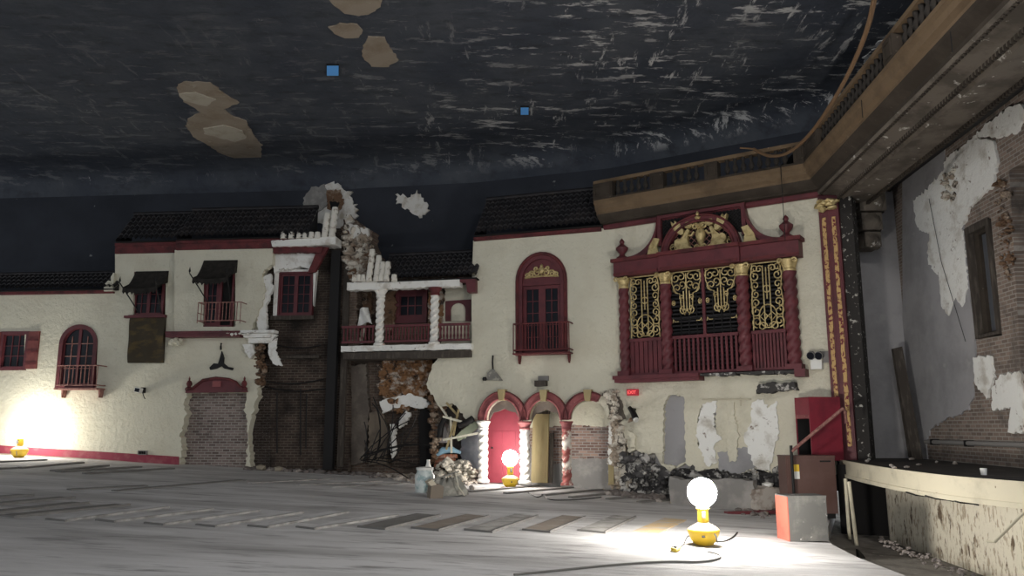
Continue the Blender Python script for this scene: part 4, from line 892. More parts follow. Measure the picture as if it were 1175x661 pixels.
# lunette over the middle
zb = z_ent_t + .092
xl, xr = colx[1]-.02, colx[2]+.0; cx = (xl+xr)/2
z_apex = t.q(808, 247.5)[1]; z_flat = (t.q(760, 252)[1] + t.q(864, 234)[1])/2
w = .15
out = arch_pts(xl, xr, zb, z_apex, 28); inn = arch_pts(xl+w, xr-w, zb, z_apex-w, 28)
t.part('lunette_arch', MB().prism(out + inn[::-1], -.16, .115), RED)
t.part('arch_bead', MB().tube([(x, -.17, z) for x, z in inn], .035, 6), REDTRIM); t.part('arch_bead', MB().tube([(x, -.17, z) for x, z in out], .03, 6), REDTRIM)
t.part('lunette_back', MB().prism([*inn], .06, .1), DARK)
def lattice(ol, y, step, m, r=.011, name='lattice'):
    xs = [p[0] for p in ol]; zs = [p[1] for p in ol]; mb = MB(); lo, hi = min(xs)-max(zs)+min(zs), max(xs)
    for d in (1, -1):
        k = lo if d == 1 else min(xs)
        end = hi if d == 1 else max(xs)+max(zs)-min(zs)
        while k < end:
            seg = None; n = 60
            for i in range(n+1):
                z = min(zs) + (max(zs)-min(zs))*i/n; x = k + d*(z-min(zs)); ok = inside((x, z), ol)
                if ok and seg is None: seg = [(x, z), (x, z)]
                if ok: seg[1] = (x, z)
                if (not ok or i == n) and seg:
                    if abs(seg[1][1]-seg[0][1]) > .02: mb.tube([(seg[0][0], y+.004*d, seg[0][1]), (seg[1][0], y+.004*d, seg[1][1])], r, 4)
                    seg = None
            k += step
    return t.part(name, mb, m)
lattice(inn, .02, .16, REDIRON)
XA, XB = qx(757, 262), qx(864.5, 250)
sl = [(XA, zb), *[p for p in out if p[0] <= cx], (cx, z_flat+.02), (XA, z_flat)]
sr = [(XB, zb), (XB, z_flat+.05), (cx, z_flat+.02)] + [p for p in out if p[0] >= cx]
zc = z_flat
sl = [(XA, zb+.3)] + [(x, z) for x, z in out if x <= cx and z > zb+.3 and z < zc-.03] + [(min(cx, max(x for x, z in out if x <= cx and z < zc-.03)), zc), (XA, zc)]
sr = [(2*cx-x, z) for x, z in sl]
XB = 2*cx-XA
for ol in (sl, sr):
    t.part('spandrel_back', MB().prism(ol, .08, .11), DARK); lattice(ol, .05, .09, IRON, .014, 'spandrel_lattice')
for x in (XA, XB): t.part('spandrel_post', MB().box(x-.05, x+.05, -.06, .11, zb+.25, zc+.1), RED)
t.part('top_rail', MB().box(XA-.05, XB+.05, -.05, .11, zc+.001, zc+.12), RED)
# concave wings down to the finials
for s, x_in, x_out in ((-1, XA-.05, colx[0]+.15), (1, XB+.05, colx[3]-.15)):
    n = 14; cur = []
    for k in range(n+1):
        a = pi/2*k/n; cur.append((x_in + (x_out-x_in)*(1-cos(a)) * 1.0, zb + .95*(1-sin(a))))
    top = [(x, z+.06) for x, z in cur]; bot = [(x, max(zb+.002, z-.14)) for x, z in cur]
    t.part('wing', MB().prism(top + bot[::-1], -.1, .1), RED)
    bx, bz = x_in + s*.05, zb+.22
    t.part('gilt_leaf', MB().prism([(bx-.12*s, bz-.22), (bx+.22*s, bz-.2), (bx+.16*s, bz+.02), (bx+.02*s, bz+.24), (bx-.14*s, bz+.2), (bx-.06*s, bz)], -.15, -.101), GOLD)
for px, k in ((716.5, 1), (908.5, 1)):
    x = colx[0] if px < 800 else colx[3]
    t.part('finial', MB().lathe([(.14, 0), (.16, .05), (.08, .1), (.07, .15), (.16, .26), (.17, .32), (.07, .4), (.05, .43), (.075, .48), (.05, .53), (.004, .58)], 12, c=(x, -.1, zb+.001)), RED)
t.part('crown_drop', MB().lathe([(.05, 0), (.08, .05), (.03, .1), (.05, .14), (.003, .22)], 8, c=(cx, -.2, z_apex-.12)), GOLD)
# gilt crest: two winged beasts and a vase
def relief(name, ol, s, x, z, sc, y0=-.13, y1=-.0):
    return t.part(name, MB().prism([(x+s*a*sc, z+b*sc) for a, b in ol], y0, y1), GOLD)
beast = [(.30,0),(.62,0),(.64,.05),(.58,.08),(.66,.18),(.64,.30),(.55,.36),(.47,.33),(.38,.42),(.30,.56),(.24,.60),(.20,.54),(.25,.42),(.27,.28),(.22,.10),(.14,.06),(.14,.01),(.26,.0)]
wing = [(.36,.46),(.44,.44),(.58,.54),(.68,.68),(.72,.86),(.62,.78),(.60,.88),(.52,.76),(.46,.80),(.42,.66),(.36,.58)]
head = [(.14,.62),(.20,.60),(.30,.62),(.34,.70),(.30,.78),(.22,.80),(.16,.76),(.10,.70)]
BS = .92
for s in (1, -1):
    x = cx + s*.08
    o = relief('gilt_beast', beast, s, x, zb+.03, BS)
    for ol, y in ((wing, -.17), (head, -.16)):
        MB().prism([(x+s*a*BS, zb+.03+b*BS) for a, b in ol], y, -.02).build('wing' if ol is wing else 'head', GOLD, o)
    MB().tube([(x+s*(.62+q[0])*BS, -.07, zb+.08+q[1]) for q in scroll(.1, .06, .03, .1, 0, 2.6*pi)], .018, 5).build('tail', GOLD, o)
    MB().tube([(x+s*a*BS, -.09, zb+.03+b*BS) for a, b in ((.26, .42), (.16, .4), (.08, .5))], .03, 5).build('foreleg', GOLD, o)
t.part('gilt_vase', MB().lathe([(.12, 0), (.07, .05), (.04, .1), (.1, .24), (.13, .36), (.12, .46), (.07, .54), (.1, .57), (.06, .61), (.03, .7), (.045, .74), (.003, .8)], 12, c=(cx, -.04, zb+.02)), GOLD)
for s in (1, -1):
    t.part('gilt_scroll', MB().tube([(cx+s*q[0], -.1, zb+.62+q[1]) for q in scroll(.11, 0, .09, .02, pi, -1.6*pi)], .03, 5), GOLD)
    t.part('gilt_scroll', MB().tube([(cx+s*q[0], -.1, zb+.06+q[1]) for q in scroll(.1, .02, .07, .015, pi, -1.6*pi)], .02, 5), GOLD)
# louvres behind
zr0 = t.q(812, 385)[1]
m = MB()
for k in range(26):
    z = z_sill_t+.05+(z_ent_b-z_sill_t-.1)*k/25; m.box(colx[0], colx[3], .3, .34, z-.02, z+.02)
t.part('louvre', m, mat('organ louvre', (.035, .033, .036), .8))
# rail, panels and gilt grilles
def grille(x0, x1, z0, z1, side):
    cxx, W, H = (x0+x1)/2, (x1-x0)/2, z1-z0
    o = t.part('gilt_grille', MB().box(x0, x1, -.045, -.025, z1-.03, z1) if side else MB().box(x0, x1, -.045, -.025, z1-.025, z1), GOLD)
    C = []
    def add(q, r=.02): C.append((q, r))
    if side:
        for x in (.2, -.2): add([(x, .02), (x, .4), (x, .62), (x, .95)])
        add([(0, .45), (0, .92)])
        for s in (1, -1):
            for cy, r, a0, a1 in ((.91, .07, -.5*pi, 2.2*pi), (.80, .085, .5*pi, -2.2*pi), (.66, .075, -.5*pi, 2.1*pi), (.53, .07, .5*pi, -2.2*pi), (.40, .075, -.5*pi, 2.2*pi), (.27, .085, .5*pi, -2.1*pi), (.12, .085, -.5*pi, 2.2*pi)):
                add([(s*(.7+x*H/W*.9), cy+y) for x, y in scroll(0, 0, r, r*.22, a0, a1)])
            add([(s*.95, 0), (s*.9, .2), (s*.98, .4), (s*.88, .6), (s*.97, .8), (s*.85, .98)])
            add([(s*(.42+x*H/W), .9+y) for x, y in scroll(0, 0, .06, .012, pi, -1.4*pi)])
            add([(s*(.36+x*H/W), .05+y) for x, y in scroll(0, 0, .07, .015, pi, -1.6*pi)])
            add([(s*x, .2+y) for x, y in ((.02, .0), (.25, .06), (.5, .0), (.25, -.06), (.02, 0))])
        add([(.55*cos(a*pi/12), .2+.17*sin(a*pi/12)) for a in range(25)])
        add([(.22*cos(a*pi/8), .6+.05*sin(a*pi/8)) for a in range(17)], .018)
    else:
        for s in (1, -1):
            for x0_, cy, r, a0, a1 in ((.72, .86, .12, .5*pi, -2.2*pi), (.35, .88, .1, .5*pi, 2.7*pi), (.62, .63, .11, -.5*pi, 2*pi), (.28, .7, .1, -.5*pi, -2.7*pi), (.22, .12, .1, .5*pi, -2*pi), (.32, .42, .06, -.5*pi, 2*pi)):
                add([(s*(x0_+x*H/W), cy+y) for x, y in scroll(0, 0, r, r*.2, a0, a1)])
            add([(s*.95, .97), (s*.98, .75), (s*.7, .52), (s*.45, .5), (s*.38, .2), (s*.15, .02)])
            add([(s*.2, .55), (s*.2, .12)]); add([(s*.6, -.12), (s*.85, -.12), (s*.95, -.06), (s*.98, -.14)], .016)
            add([(s*1.0, .3), (s*.8, .3)], .03); add([(s*(.9+.1*cos(a*pi/6)), .3+.05*sin(a*pi/6)) for a in range(13)], .018)
        add([(0, .95), (0, .1)])
    for q, r in C:
        MB().tube([(cxx+x*W, -.035, z0+y*H) for x, y in q], r*.82, 5).build('scroll', GOLD, o)
zg = lambda px, py: t.q(px, py)[1]
zr_l, zr_r = zg(743, 389), zg(886, 381.5); zr = (zr_l+zr_r)/2
grille(colx[0]+.16, colx[1]-.18, zr+.05, z_ent_b-.02, True)
grille(colx[2]+.19, colx[3]-.18, zr+.05, z_ent_b-.02, True)
xm = (colx[1]+colx[2])/2
zmid = zr + (z_ent_b-zr)*.27
for a, b in ((colx[1]+.16, xm-.06), (xm+.06, colx[2]-.17)): grille(a, b, zmid+.08, z_ent_b-.02, False)
t.part('mullion', MB().box(xm-.035, xm+.035, -.06, -.0, zr+.04, z_ent_b), RED)
for z in (zmid, zr+.14): t.part('glazing_rail', MB().box(colx[1]+.15, colx[2]-.15, .0, .03, z-.012, z+.012), IRON)
for fx in (.25, .5, .75):
    for a, b in ((colx[1]+.15, xm), (xm, colx[2]-.15)): t.part('glazing_bar', MB().box(a+(b-a)*fx-.01, a+(b-a)*fx+.01, .0, .03, zr, z_ent_b-.5), IRON)
for a, b, n, solid in ((colx[0]+.14, colx[1]-.15, 7, True), (colx[1]+.15, colx[2]-.16, 14, False), (colx[2]+.16, colx[3]-.16, 10, False)):
    t.part('rail', MB().box(a, b, -.09, .0, zr-.04, zr+.04), RED); t.part('foot_rail', MB().box(a, b, -.08, -.01, z_sill_t+.001, z_sill_t+.07), RED)
    for k in range(n):
        w_ = (b-a)/n
        if solid: t.part('board', MB().box(a+w_*k+.012, a+w_*(k+1)-.012, -.06, -.03, z_sill_t+.071, zr-.041), RED)
        else: t.part('baluster', MB().box(a+w_*(k+.5)-.028, a+w_*(k+.5)+.028, -.07, -.02, z_sill_t+.071, zr-.041), RED)
# dark charred shelf end below the sill
t = On('charred_ledge', PC, 893, 451, .06, 'short charred ledge fragment hanging below the east end of the organ screen sill', 'ledge')
A_, B_ = t.q(871, 450), t.q(917, 442)
t.part('block', MB().prism(R([(A_[0], 0), (B_[0], .06), (B_[0]-.05, .24), (A_[0]+.05, .22)], .05, .1, True), -.22, .055), bpy.data.materials['charred sill'])
# exit sign, spot, emergency light
t = On('exit_sign', PC, 726.5, 454, .03, 'small glowing red exit sign on the cream wall under the organ screen', 'exit sign')
A_, B_ = t.q(721, 454), t.q(732.5, 446.5)
t.part('housing', MB().box(A_[0], B_[0], -.09, .028, 0, B_[1]), EXITRED)
def lettering(text, size, loc, m, parent):
    fc = bpy.data.curves.new('lettering', 'FONT'); fc.body = text; fc.size = size; fc.align_x = 'CENTER'; fc.extrude = .004
    fo = bpy.data.objects.new('lettering_source', fc); COL.objects.link(fo); bpy.context.view_layer.update()
    me = bpy.data.meshes.new_from_object(fo.evaluated_get(bpy.context.evaluated_depsgraph_get())); bpy.data.objects.remove(fo)
    me.materials.clear(); me.materials.append(m)
    o = bpy.data.objects.new('lettering', me); COL.objects.link(o); o.parent = parent; o.location = loc; o.rotation_euler = (pi/2, 0, 0)
    return o
lettering('EXIT', .12, ((A_[0]+B_[0])/2, -.096, B_[1]*.5-.04), EXITTXT, t.o)
t = On('stage_spotlight', PC, 738, 480, .05, 'black spotlight on a bent bracket pointing down beside the broken arch', 'spotlight')
A_ = t.q(728, 470); B_ = t.q(737, 480)
t.part('bracket', MB().tube([(A_[0], .04, A_[1]), (A_[0]+.02, -.25, A_[1]+.02), (B_[0]-.1, -.35, B_[1]+.1)], .035, 6), IRON)
t.part('housing', MB().tube([(A_[0]+.0, -.3, A_[1]+.05), (A_[0]+.12, -.34, A_[1]-.08), (B_[0], -.4, B_[1]-.02)], [.05, .075, .085], 10), IRON)
t.part('lens', MB().tube([(B_[0]-.005, -.4, B_[1]-.02), (B_[0]+.03, -.42, B_[1]-.06)], [.07, .07], 10), WHITEPL)
t.part('shade', MB().prism([(A_[0]-.03, A_[1]-.34), (A_[0]+.1, A_[1]-.3), (A_[0]+.16, A_[1]-.2), (A_[0]+.02, A_[1]-.22)], -.36, -.3), EARTH)
t = On('emergency_light', PC, 938, 424, .03, 'white twin headed emergency light beside the gilded pilaster', 'emergency light')
A_, B_ = t.q(932, 424), t.q(944, 411)
t.part('box', MB().box(A_[0], B_[0], -.13, .028, 0, B_[1]), WHITEPL)
for px in (933.5, 942.5):
    p = t.q(px, 407); o = t.part('lamp_head', MB().tube([(p[0], -.02, p[1]), (p[0]-.01, -.14, p[1]-.02), (p[0]-.02, -.2, p[1]-.04)], [.05, .1, .1], 10), GREYPL)
    MB().tube([(p[0]-.02, -.201, p[1]-.04), (p[0]-.022, -.215, p[1]-.043)], [.085, .085], 10).build('lens', GLASS, o)
A_ = t.q(947.5, 408); t.part('side_plate', MB().box(A_[0]-.08, A_[0]+.08, -.03, .028, t.q(950, 416)[1], t.q(950, 403)[1]), GREYPL)
# torn plaster on the lower wall
for px, y0, m_, lb in (([(804, 470), (812, 462), (822, 460), (820, 490), (828, 504), (818, 512), (824, 530), (812, 536), (806, 520), (800, 500)], -.05, WHITEP, 'peeling white plaster strip east of the grey niche'),
                   ([(864, 462), (876, 458), (882, 470), (892, 460), (894, 500), (888, 520), (884, 540), (868, 538), (860, 520), (854, 500), (862, 484)], -.06, WHITEP, 'wide peeling white plaster strip near the red cabinet'),
                   ([(824, 520), (860, 512), (868, 536), (850, 544), (826, 540)], -.03, GREYP, 'grey bare plaster low on the wall between the white strips'),
                   ([(838, 462), (842, 462), (848, 500), (846, 528), (838, 530), (834, 500)], -.07, STUCCO_ROUGH, 'curling cream plaster ridge between the white strips'),
                   ([(722, 494), (730, 498), (730, 514), (724, 512)], -.07, STUCCO_ROUGH, 'bulging plaster lump beside the broken arch jamb')):
    patch(PC, px, .0, y0, .02, m_, lb, amp=.05, step=.09)
t = On('conduit', PC, 830, 458, .03, 'thin horizontal cream pipe across the lower wall above the peeling strips', 'pipe')
A_, B_ = t.q(806, 458), t.q(862, 458)
t.part('pipe', MB().tube([(A_[0], 0, A_[1]), (B_[0], 0, B_[1])], .022, 8), CREAM); C_ = t.q(850, 466); t.part('drop_pipe', MB().tube([(C_[0], 0, A_[1]+.02), (C_[0], 0, C_[1])], .018, 6), CREAM)
# ================================================================== proscenium
PP = pros_plane(7.49)
def corner(off):                       # where the wall's line and the proscenium's line meet, both moved out by off
    a, d = PC.xy(0, off), PC.ud; b, e = PP.xy(0, off), PP.ud
    k = ((b.x-a.x)*e.y - (b.y-a.y)*e.x) / (d.x*e.y - d.y*e.x)
    return a + d*k
uC0 = PC.hit(687, 490, .6)[0]; UEND = 16.5
def sweep(prof, c=True, p=True):
    """an (off, z) outline run along the organ wall, round the corner and along the proscenium"""
    n = len(prof); st = []
    if c: st.append([PC.xy(uC0, o) for o, z in prof])
    st.append([corner(o) for o, z in prof])
    if p: st.append([PP.xy(UEND, o) for o, z in prof])
    vs = [(q.x, q.y, EZ + prof[i][1]) for s_ in st for i, q in enumerate(s_)]
    fs = [(k*n+i, k*n+(i+1) % n, (k+1)*n+(i+1) % n, (k+1)*n+i) for k in range(len(st)-1) for i in range(n)]
    fs += [tuple(range(n)), tuple((len(st)-1)*n+i for i in reversed(range(n)))]
    return MB().add(vs, fs)
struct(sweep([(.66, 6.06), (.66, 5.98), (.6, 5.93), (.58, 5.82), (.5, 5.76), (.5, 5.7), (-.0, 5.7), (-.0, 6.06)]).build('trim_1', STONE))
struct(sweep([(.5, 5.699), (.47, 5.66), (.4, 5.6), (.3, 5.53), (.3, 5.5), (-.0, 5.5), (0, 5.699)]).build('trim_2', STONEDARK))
struct(sweep([(.1, 5.499), (.1, 5.4), (.06, 5.37), (.002, 5.37), (.002, 5.499)], p=False).build('trim_3', RED))
# head of the proscenium arch
def sweepP(prof): return sweep(prof, c=False)
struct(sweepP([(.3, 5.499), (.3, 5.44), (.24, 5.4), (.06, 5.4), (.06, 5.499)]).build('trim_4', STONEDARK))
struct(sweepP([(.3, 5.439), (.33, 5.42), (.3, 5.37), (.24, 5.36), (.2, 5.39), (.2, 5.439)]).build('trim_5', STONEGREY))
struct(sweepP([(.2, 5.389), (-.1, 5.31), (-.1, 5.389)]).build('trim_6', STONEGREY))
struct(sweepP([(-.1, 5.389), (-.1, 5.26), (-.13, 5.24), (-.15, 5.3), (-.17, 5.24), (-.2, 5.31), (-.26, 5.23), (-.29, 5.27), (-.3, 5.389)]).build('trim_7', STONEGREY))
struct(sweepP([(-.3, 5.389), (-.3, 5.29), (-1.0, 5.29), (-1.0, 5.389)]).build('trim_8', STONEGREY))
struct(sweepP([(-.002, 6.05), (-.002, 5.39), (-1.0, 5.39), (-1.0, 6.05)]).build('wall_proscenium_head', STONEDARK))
for off_, z_, w_ in ((.265, 5.39, .05), (-.12, 5.275, .045), (-.96, 5.27, .07)):          # little teeth along the mouldings
    m_ = MB(); e0 = (corner(off_) - PP.o).dot(PP.ud)
    for k in range(150):
        q = PP.xy(e0 + .1 + k*.1, off_); d = PP.ud*.03; n_ = PP.n*w_/2
        c4 = [q-d-n_, q+d-n_, q+d+n_, q-d+n_]; m_.hexa([(c.x, c.y, EZ+z_-.05) for c in c4], [(c.x, c.y, EZ+z_+.04) for c in c4])
    struct(m_.build('trim_dentil', STONEDARK))
bm_ = sweepP([(-1.5, 6.3), (-1.5, 5.75), (-1.8, 5.75), (-1.8, 6.3)])
for k in range(52):
    q = PP.xy(.5 + k*.3, -1.44); d = PP.ud*.09; n_ = PP.n*.06
    c4 = [q-d-n_, q+d-n_, q+d+n_, q-d+n_]; bm_.hexa([(c.x, c.y, EZ+5.8) for c in c4], [(c.x, c.y, EZ+6.1) for c in c4])
struct(bm_.build('beam_stage', IRON))
# ---- balustrades
def balustrade(name, pl, u0, u1, off, zb, zt, peds, pitch, label):
    xy = pl.xy((u0+u1)/2, off); t = empty(name, (xy.x, xy.y, EZ+zb), -pl.a); tag(t, label, 'balustrade'); H = zt-zb; uc = (u0+u1)/2
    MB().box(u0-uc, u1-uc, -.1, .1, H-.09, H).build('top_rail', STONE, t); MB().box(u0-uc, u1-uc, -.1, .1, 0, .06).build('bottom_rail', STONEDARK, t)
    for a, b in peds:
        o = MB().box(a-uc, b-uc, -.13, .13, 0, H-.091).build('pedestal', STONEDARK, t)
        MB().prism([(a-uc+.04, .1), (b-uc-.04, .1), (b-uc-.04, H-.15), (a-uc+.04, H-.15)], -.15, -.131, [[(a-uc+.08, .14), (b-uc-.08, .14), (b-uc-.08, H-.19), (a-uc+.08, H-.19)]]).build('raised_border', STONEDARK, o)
    u = u0 + pitch/2; h = H-.15; proto = None
    while u < u1:
        if not any(a-.06 < u < b+.06 for a, b in peds):
            if proto is None:
                proto = MB().lathe([(.055, 0), (.055, h*.08), (.03, h*.14), (.075, h*.38), (.05, h*.6), (.028, h*.72), (.055, h*.9), (.055, h)], 8).build('baluster', BALUS, t)
                c = proto
            else: c = proto.copy(); COL.objects.link(c); c.parent = t
            c.location = (u-uc, 0, .06)
        u += pitch
hu = lambda x: PC.hit(x, 490, .52)[0]
ucor = (corner(.52) - PC.o).dot(PC.ud)
balustrade('balustrade', PC, hu(688), ucor-.05, .52, 6.061, 6.62, [(hu(688), hu(711)), (hu(757), hu(773)), (hu(823), hu(839)), (ucor-.3, ucor-.06)], .2, 'dark stone balustrade above the organ screen cornice')
up0 = (corner(.52) - PP.o).dot(PP.ud)
balustrade('balustrade', PP, up0+.1, up0+14.5, .5, 6.061, 6.62, [(up0+.1, up0+1.1), (up0+5, up0+5.4), (up0+9.4, up0+9.8), (up0+13.5, up0+13.9)], .21, 'long dark stone balustrade climbing over the stage opening')
# ---- gilded pilaster and jamb
ua, ub = PC.hit(955.5, 450)[0], PC.hit(979, 450)[0]; uj2 = PC.hit(994, 450)[0]
t = On('gilded_pilaster', PC, 966, 528, .1, 'tall dark red pilaster with two flaking gilt panels beside the stage', 'pilaster')
d0 = ua-t.u; w_ = ub-ua; ztp = EZ+5.36-t.z; z0_ = SZ - t.z + .003
t.part('shaft', MB().box(d0, d0+w_, -.06, .098, z0_, ztp), RED)
for k in (0, 1):
    a = d0 + w_*(.06+.5*k); b = a + w_*.38
    o = t.part('gilt_panel', MB().prism(R([(a+.04, .3), (b-.04, .3), (b-.04, ztp-.55), (a+.04, ztp-.55)], .012, .09, True), -.1, -.061), GOLDFLAKE)
    MB().prism([(a, .2), (b, .2), (b, ztp-.42), (a, ztp-.42)], -.08, -.0612, [[(a+.035, .24), (b-.035, .24), (b-.035, ztp-.46), (a+.035, ztp-.46)]]).build('panel_border', RED, o)
    m = MB()
    for q in range(5): m.rock((a+(b-a)*(.1+.2*q), -.13 - .05*(q % 2), ztp-.25+.1*sin(q*2.2)), .11)
    t.part('gilt_leaf_cluster', m, GOLD)
wall('wall_jamb', PC, MB().box(ub+.005, uj2, -.02, .5, SZ+.003, EZ+5.28), mat('charred jamb', (.03, .027, .025), .9, c2=(.4, .38, .34), s2=9, t2=(.6, .64), bump=.5, bs=9))
# ---- carved console under the soffit
t = On('carved_console', PE, 996, 285, .75, 'weathered carved plaster console under the stage arch soffit', 'console')
A_, B_ = t.q(982, 285), t.q(1011, 212)
W0, W1, H = A_[0], B_[0], B_[1]
for nm, a, b, za, zb_, dd in (('upper_scroll', .06, 1.0, .55, 1.0, .42), ('lower_scroll', .12, .86, .26, .53, .34), ('drop', .2, .8, 0, .24, .26)):
    def f(i, k, a=a, b=b, za=za, zb_=zb_, dd=dd):
        th = pi*i; x = W0 + (W1-W0)*((a+b)/2 - (b-a)/2*cos(th)*(1-.12*abs(sin(3*pi*k))))
        return (x, .2 - (dd+.2)*(sin(th)**.4)*(1-.25*abs(k-.45)*2) - .02*sin(9*th)*sin(11*k), H*(za+(zb_-za)*k))
    m = MB().grid(f, 18, 8); m.box(W0+(W1-W0)*(a+.04), W0+(W1-W0)*(b-.04), -dd*.6, .45, H*za+.01, H*zb_-.01)
    t.part(nm, m, STONEGREY)
# ---- conduits and leaning timber on the stage walls
t = On('wall_conduit', PE, 1050, 412, .1, 'thin grey conduit running down the corner of the stage wall to a small box', 'conduit')
x1, z1 = t.q(1034, 215); 
t.part('pipe', MB().tube([(t.q(1050, 412)[0], 0, 0), (t.q(1049, 412)[0], 0, z1)], .022, 6), GREYPL)
t.part('junction_box', MB().box(-.08, .08, -.07, .06, -.12, .06), GREYPL)
t = On('thin_wire', PS, 1080, 330, .08, 'thin dark wire slanting across the peeling white plaster of the stage wall', 'wire')
t.part('strand', MB().tube([(*[t.q(1066, 228)[0]], 0, t.q(1066, 228)[1]), (t.q(1080, 300)[0], 0, t.q(1080, 300)[1]), (t.q(1108, 392)[0], 0, t.q(1108, 392)[1])], .006, 5), IRON)
t = On('leaning_timber', PE, 1050, 520, .8, 'dark timber beam leaning against the stage wall', 'timber')
A_ = t.q(1021, 401, .3); zf = EZ-.72-t.z
t.part('beam', MB().hexa([(-.12, -.1, zf), (.12, -.1, zf), (.12, .08, zf), (-.12, .08, zf)], [(A_[0]-.02, .28, A_[1]), (A_[0]+.2, .28, A_[1]+.05), (A_[0]+.2, .38, A_[1]+.05), (A_[0]-.02, .38, A_[1])]), WOODD)
t = On('wall_pipe', PS, 1110, 509, .12, 'horizontal grey pipe along the foot of the stage brick wall', 'pipe')
A_, B_ = t.q(1062, 507), t.q(1230, 509); t.part('pipe', MB().tube([(A_[0], 0, A_[1]), (B_[0], 0, A_[1]+.02)], .05, 8), GREYPL)
for x in (A_[0]+.4, 0, B_[0]-.4): t.part('clip', MB().box(x-.03, x+.03, -.06, .118, A_[1]-.06, A_[1]+.065), IRON)
# stage window
t = win_struct('window_8', PS, 1122, 389, 0, 'tall weathered wooden window in the peeling stage wall')
ol = [t.q(*p) for p in ((1122, 389), (1150, 385), (1137, 250), (1107, 264))]
x0, x1, z1 = ol[0][0], ol[1][0], ol[3][1]
t.part('window_frame', MB().prism([(x0, 0), (x1, 0), (x1, z1), (x0, z1)], -.05, .2, [[(x0+.14, .06), (x1-.1, .06), (x1-.1, z1-.14), (x0+.14, z1-.14)]]), WOODD)
t.part('inner_frame', MB().prism([(x0+.14, .06), (x1-.1, .06), (x1-.1, z1-.14), (x0+.14, z1-.14)], .06, .22, [[(x0+.32, .1), (x1-.14, .1), (x1-.14, z1-.2), (x0+.32, z1-.2)]]), STONEDARK)
t.part('pane', MB().box(x0+.33, x1-.15, .12, .16, .11, z1-.21), mat('grey sooty glass', (.075, .08, .09), .4))
# ================================================================== stage apron
pf = at_z(966, 528.3, SZ)
front = [at_z(*q_, SZ) for q_ in ((966, 528.3), (978, 530.4), (992, 533), (1020, 537.5), (1052, 542), (1090, 546.5), (1130, 550), (1175, 553.5), (1235, 558), (1330, 566))]
front = [(p.x, p.y) for p in front]
t = empty('stage_apron', (front[4][0], front[4][1], floor_z(front[4][0])-PITDROP), 0); tag(t, 'curved stage apron with a cream rim on thin posts over a peeling plaster wall', 'stage')
ox, oy, oz = t.location
L2 = lambda lst: [(x-ox, y-oy) for x, y in lst]
deck = front + [(8.5, front[-1][1]), (9.42, 18.0), (9.45, 18.95), (8.3, 19.0), (7.5, 17.95), (7.25, 17.7)]
MB().prism(L2(deck), SZ-oz-.06, SZ-oz, axis='z').build('deck', DECK, t)
def ribbon(path, off, z0, z1, th, name, m):
    vs = []
    for i, p in enumerate(path):
        a, b = Vector(path[max(i-1, 0)]), Vector(path[min(i+1, len(path)-1)]); d = (b-a).normalized(); n_ = Vector((d.y, -d.x))   # away to the room side
        if n_.x > 0: n_ = -n_
        for o_, z in ((off, z0), (off+th, z0), (off+th, z1), (off, z1)): q_ = Vector(p) + n_*o_; vs.append((q_.x-ox, q_.y-oy, z-oz))
    fs = [(4*i+k, 4*i+(k+1) % 4, 4*i+4+(k+1) % 4, 4*i+4+k) for i in range(len(path)-1) for k in range(4)] + [(0, 1, 2, 3), tuple(4*(len(path)-1)+k for k in (3, 2, 1, 0))]
    return MB().add(vs, fs).build(name, m, t)
def smooth(path, n=5):
    out = []
    for i in range(len(path)-1):
        p0, p1, p2, p3 = (Vector(path[min(max(i+k, 0), len(path)-1)]) for k in (-1, 0, 1, 2))
        for s in range(n):
            u = s/n; out.append(tuple(.5*((2*p1) + (p2-p0)*u + (2*p0-5*p1+4*p2-p3)*u*u + (3*p1-p0-3*p2+p3)*u**3)))
    return out + [tuple(path[-1])]
fr_ = smooth(front)
ribbon(fr_, 0, SZ-.3, SZ+.012, .05, 'fascia', CREAM); ribbon(fr_, .051, SZ-.34, SZ-.27, .03, 'lower_moulding', CREAM); ribbon(fr_, .051, SZ-.02, SZ+.015, .02, 'upper_lip', CREAM)
basep = [at_floor(*q_, PITDROP) for q_ in ((1021, 621), (1045, 630), (1075, 641), (1130, 661), (1190, 684), (1300, 730))]
basep = [(p.x, p.y) for p in basep]
ribbon(smooth([(basep[0][0]+1.4, basep[0][1]+1.6), (basep[0][0]+.5, basep[0][1]+.5)] + basep), -.1, oz-.25, SZ-.061, .1, 'base_wall', PEEL)
for (px, py, dx) in ((975, 619, 0), (978.5, 612, 0), (983, 626, .02), (1009.5, 597, .07)):
    p = at_floor(px, py, PITDROP)
    MB().tube([(p.x-ox, p.y-oy, p.z-oz), (p.x-ox-dx*3, p.y-oy, SZ-.3-oz)], .035, 8).build('post', CREAM, t)
MB().box(6.93-ox, 9.25-ox, 17.19-oy, 17.25-oy, -.6, SZ-.07-oz).build('back_board', DARK, t)  # dark board added to keep the gap under the apron from looking lit
for q_ in ((1040, 567), (1062, 571), (1088, 575)):
    p = at_z(*q_, SZ-.36); MB().tube([(p.x-ox, p.y-oy, p.z-oz+.03), (p.x-ox-.02, p.y-oy-.35, p.z-oz+.01), (p.x-ox+.12, p.y-oy-.42, p.z-oz), (p.x-ox+.1, p.y-oy-.6, p.z-oz)], .012, 5).build('bracket', IRON, t)
a, b, c_ = at_y(1175, 588, 10.2), at_y(1141, 622, 10.3), at_y(1133, 621, 10.4)
MB().tube([tuple(v - t.location) for v in (a, b, c_)], .02, 6).build('brace_rod', CREAM, t)
t = None
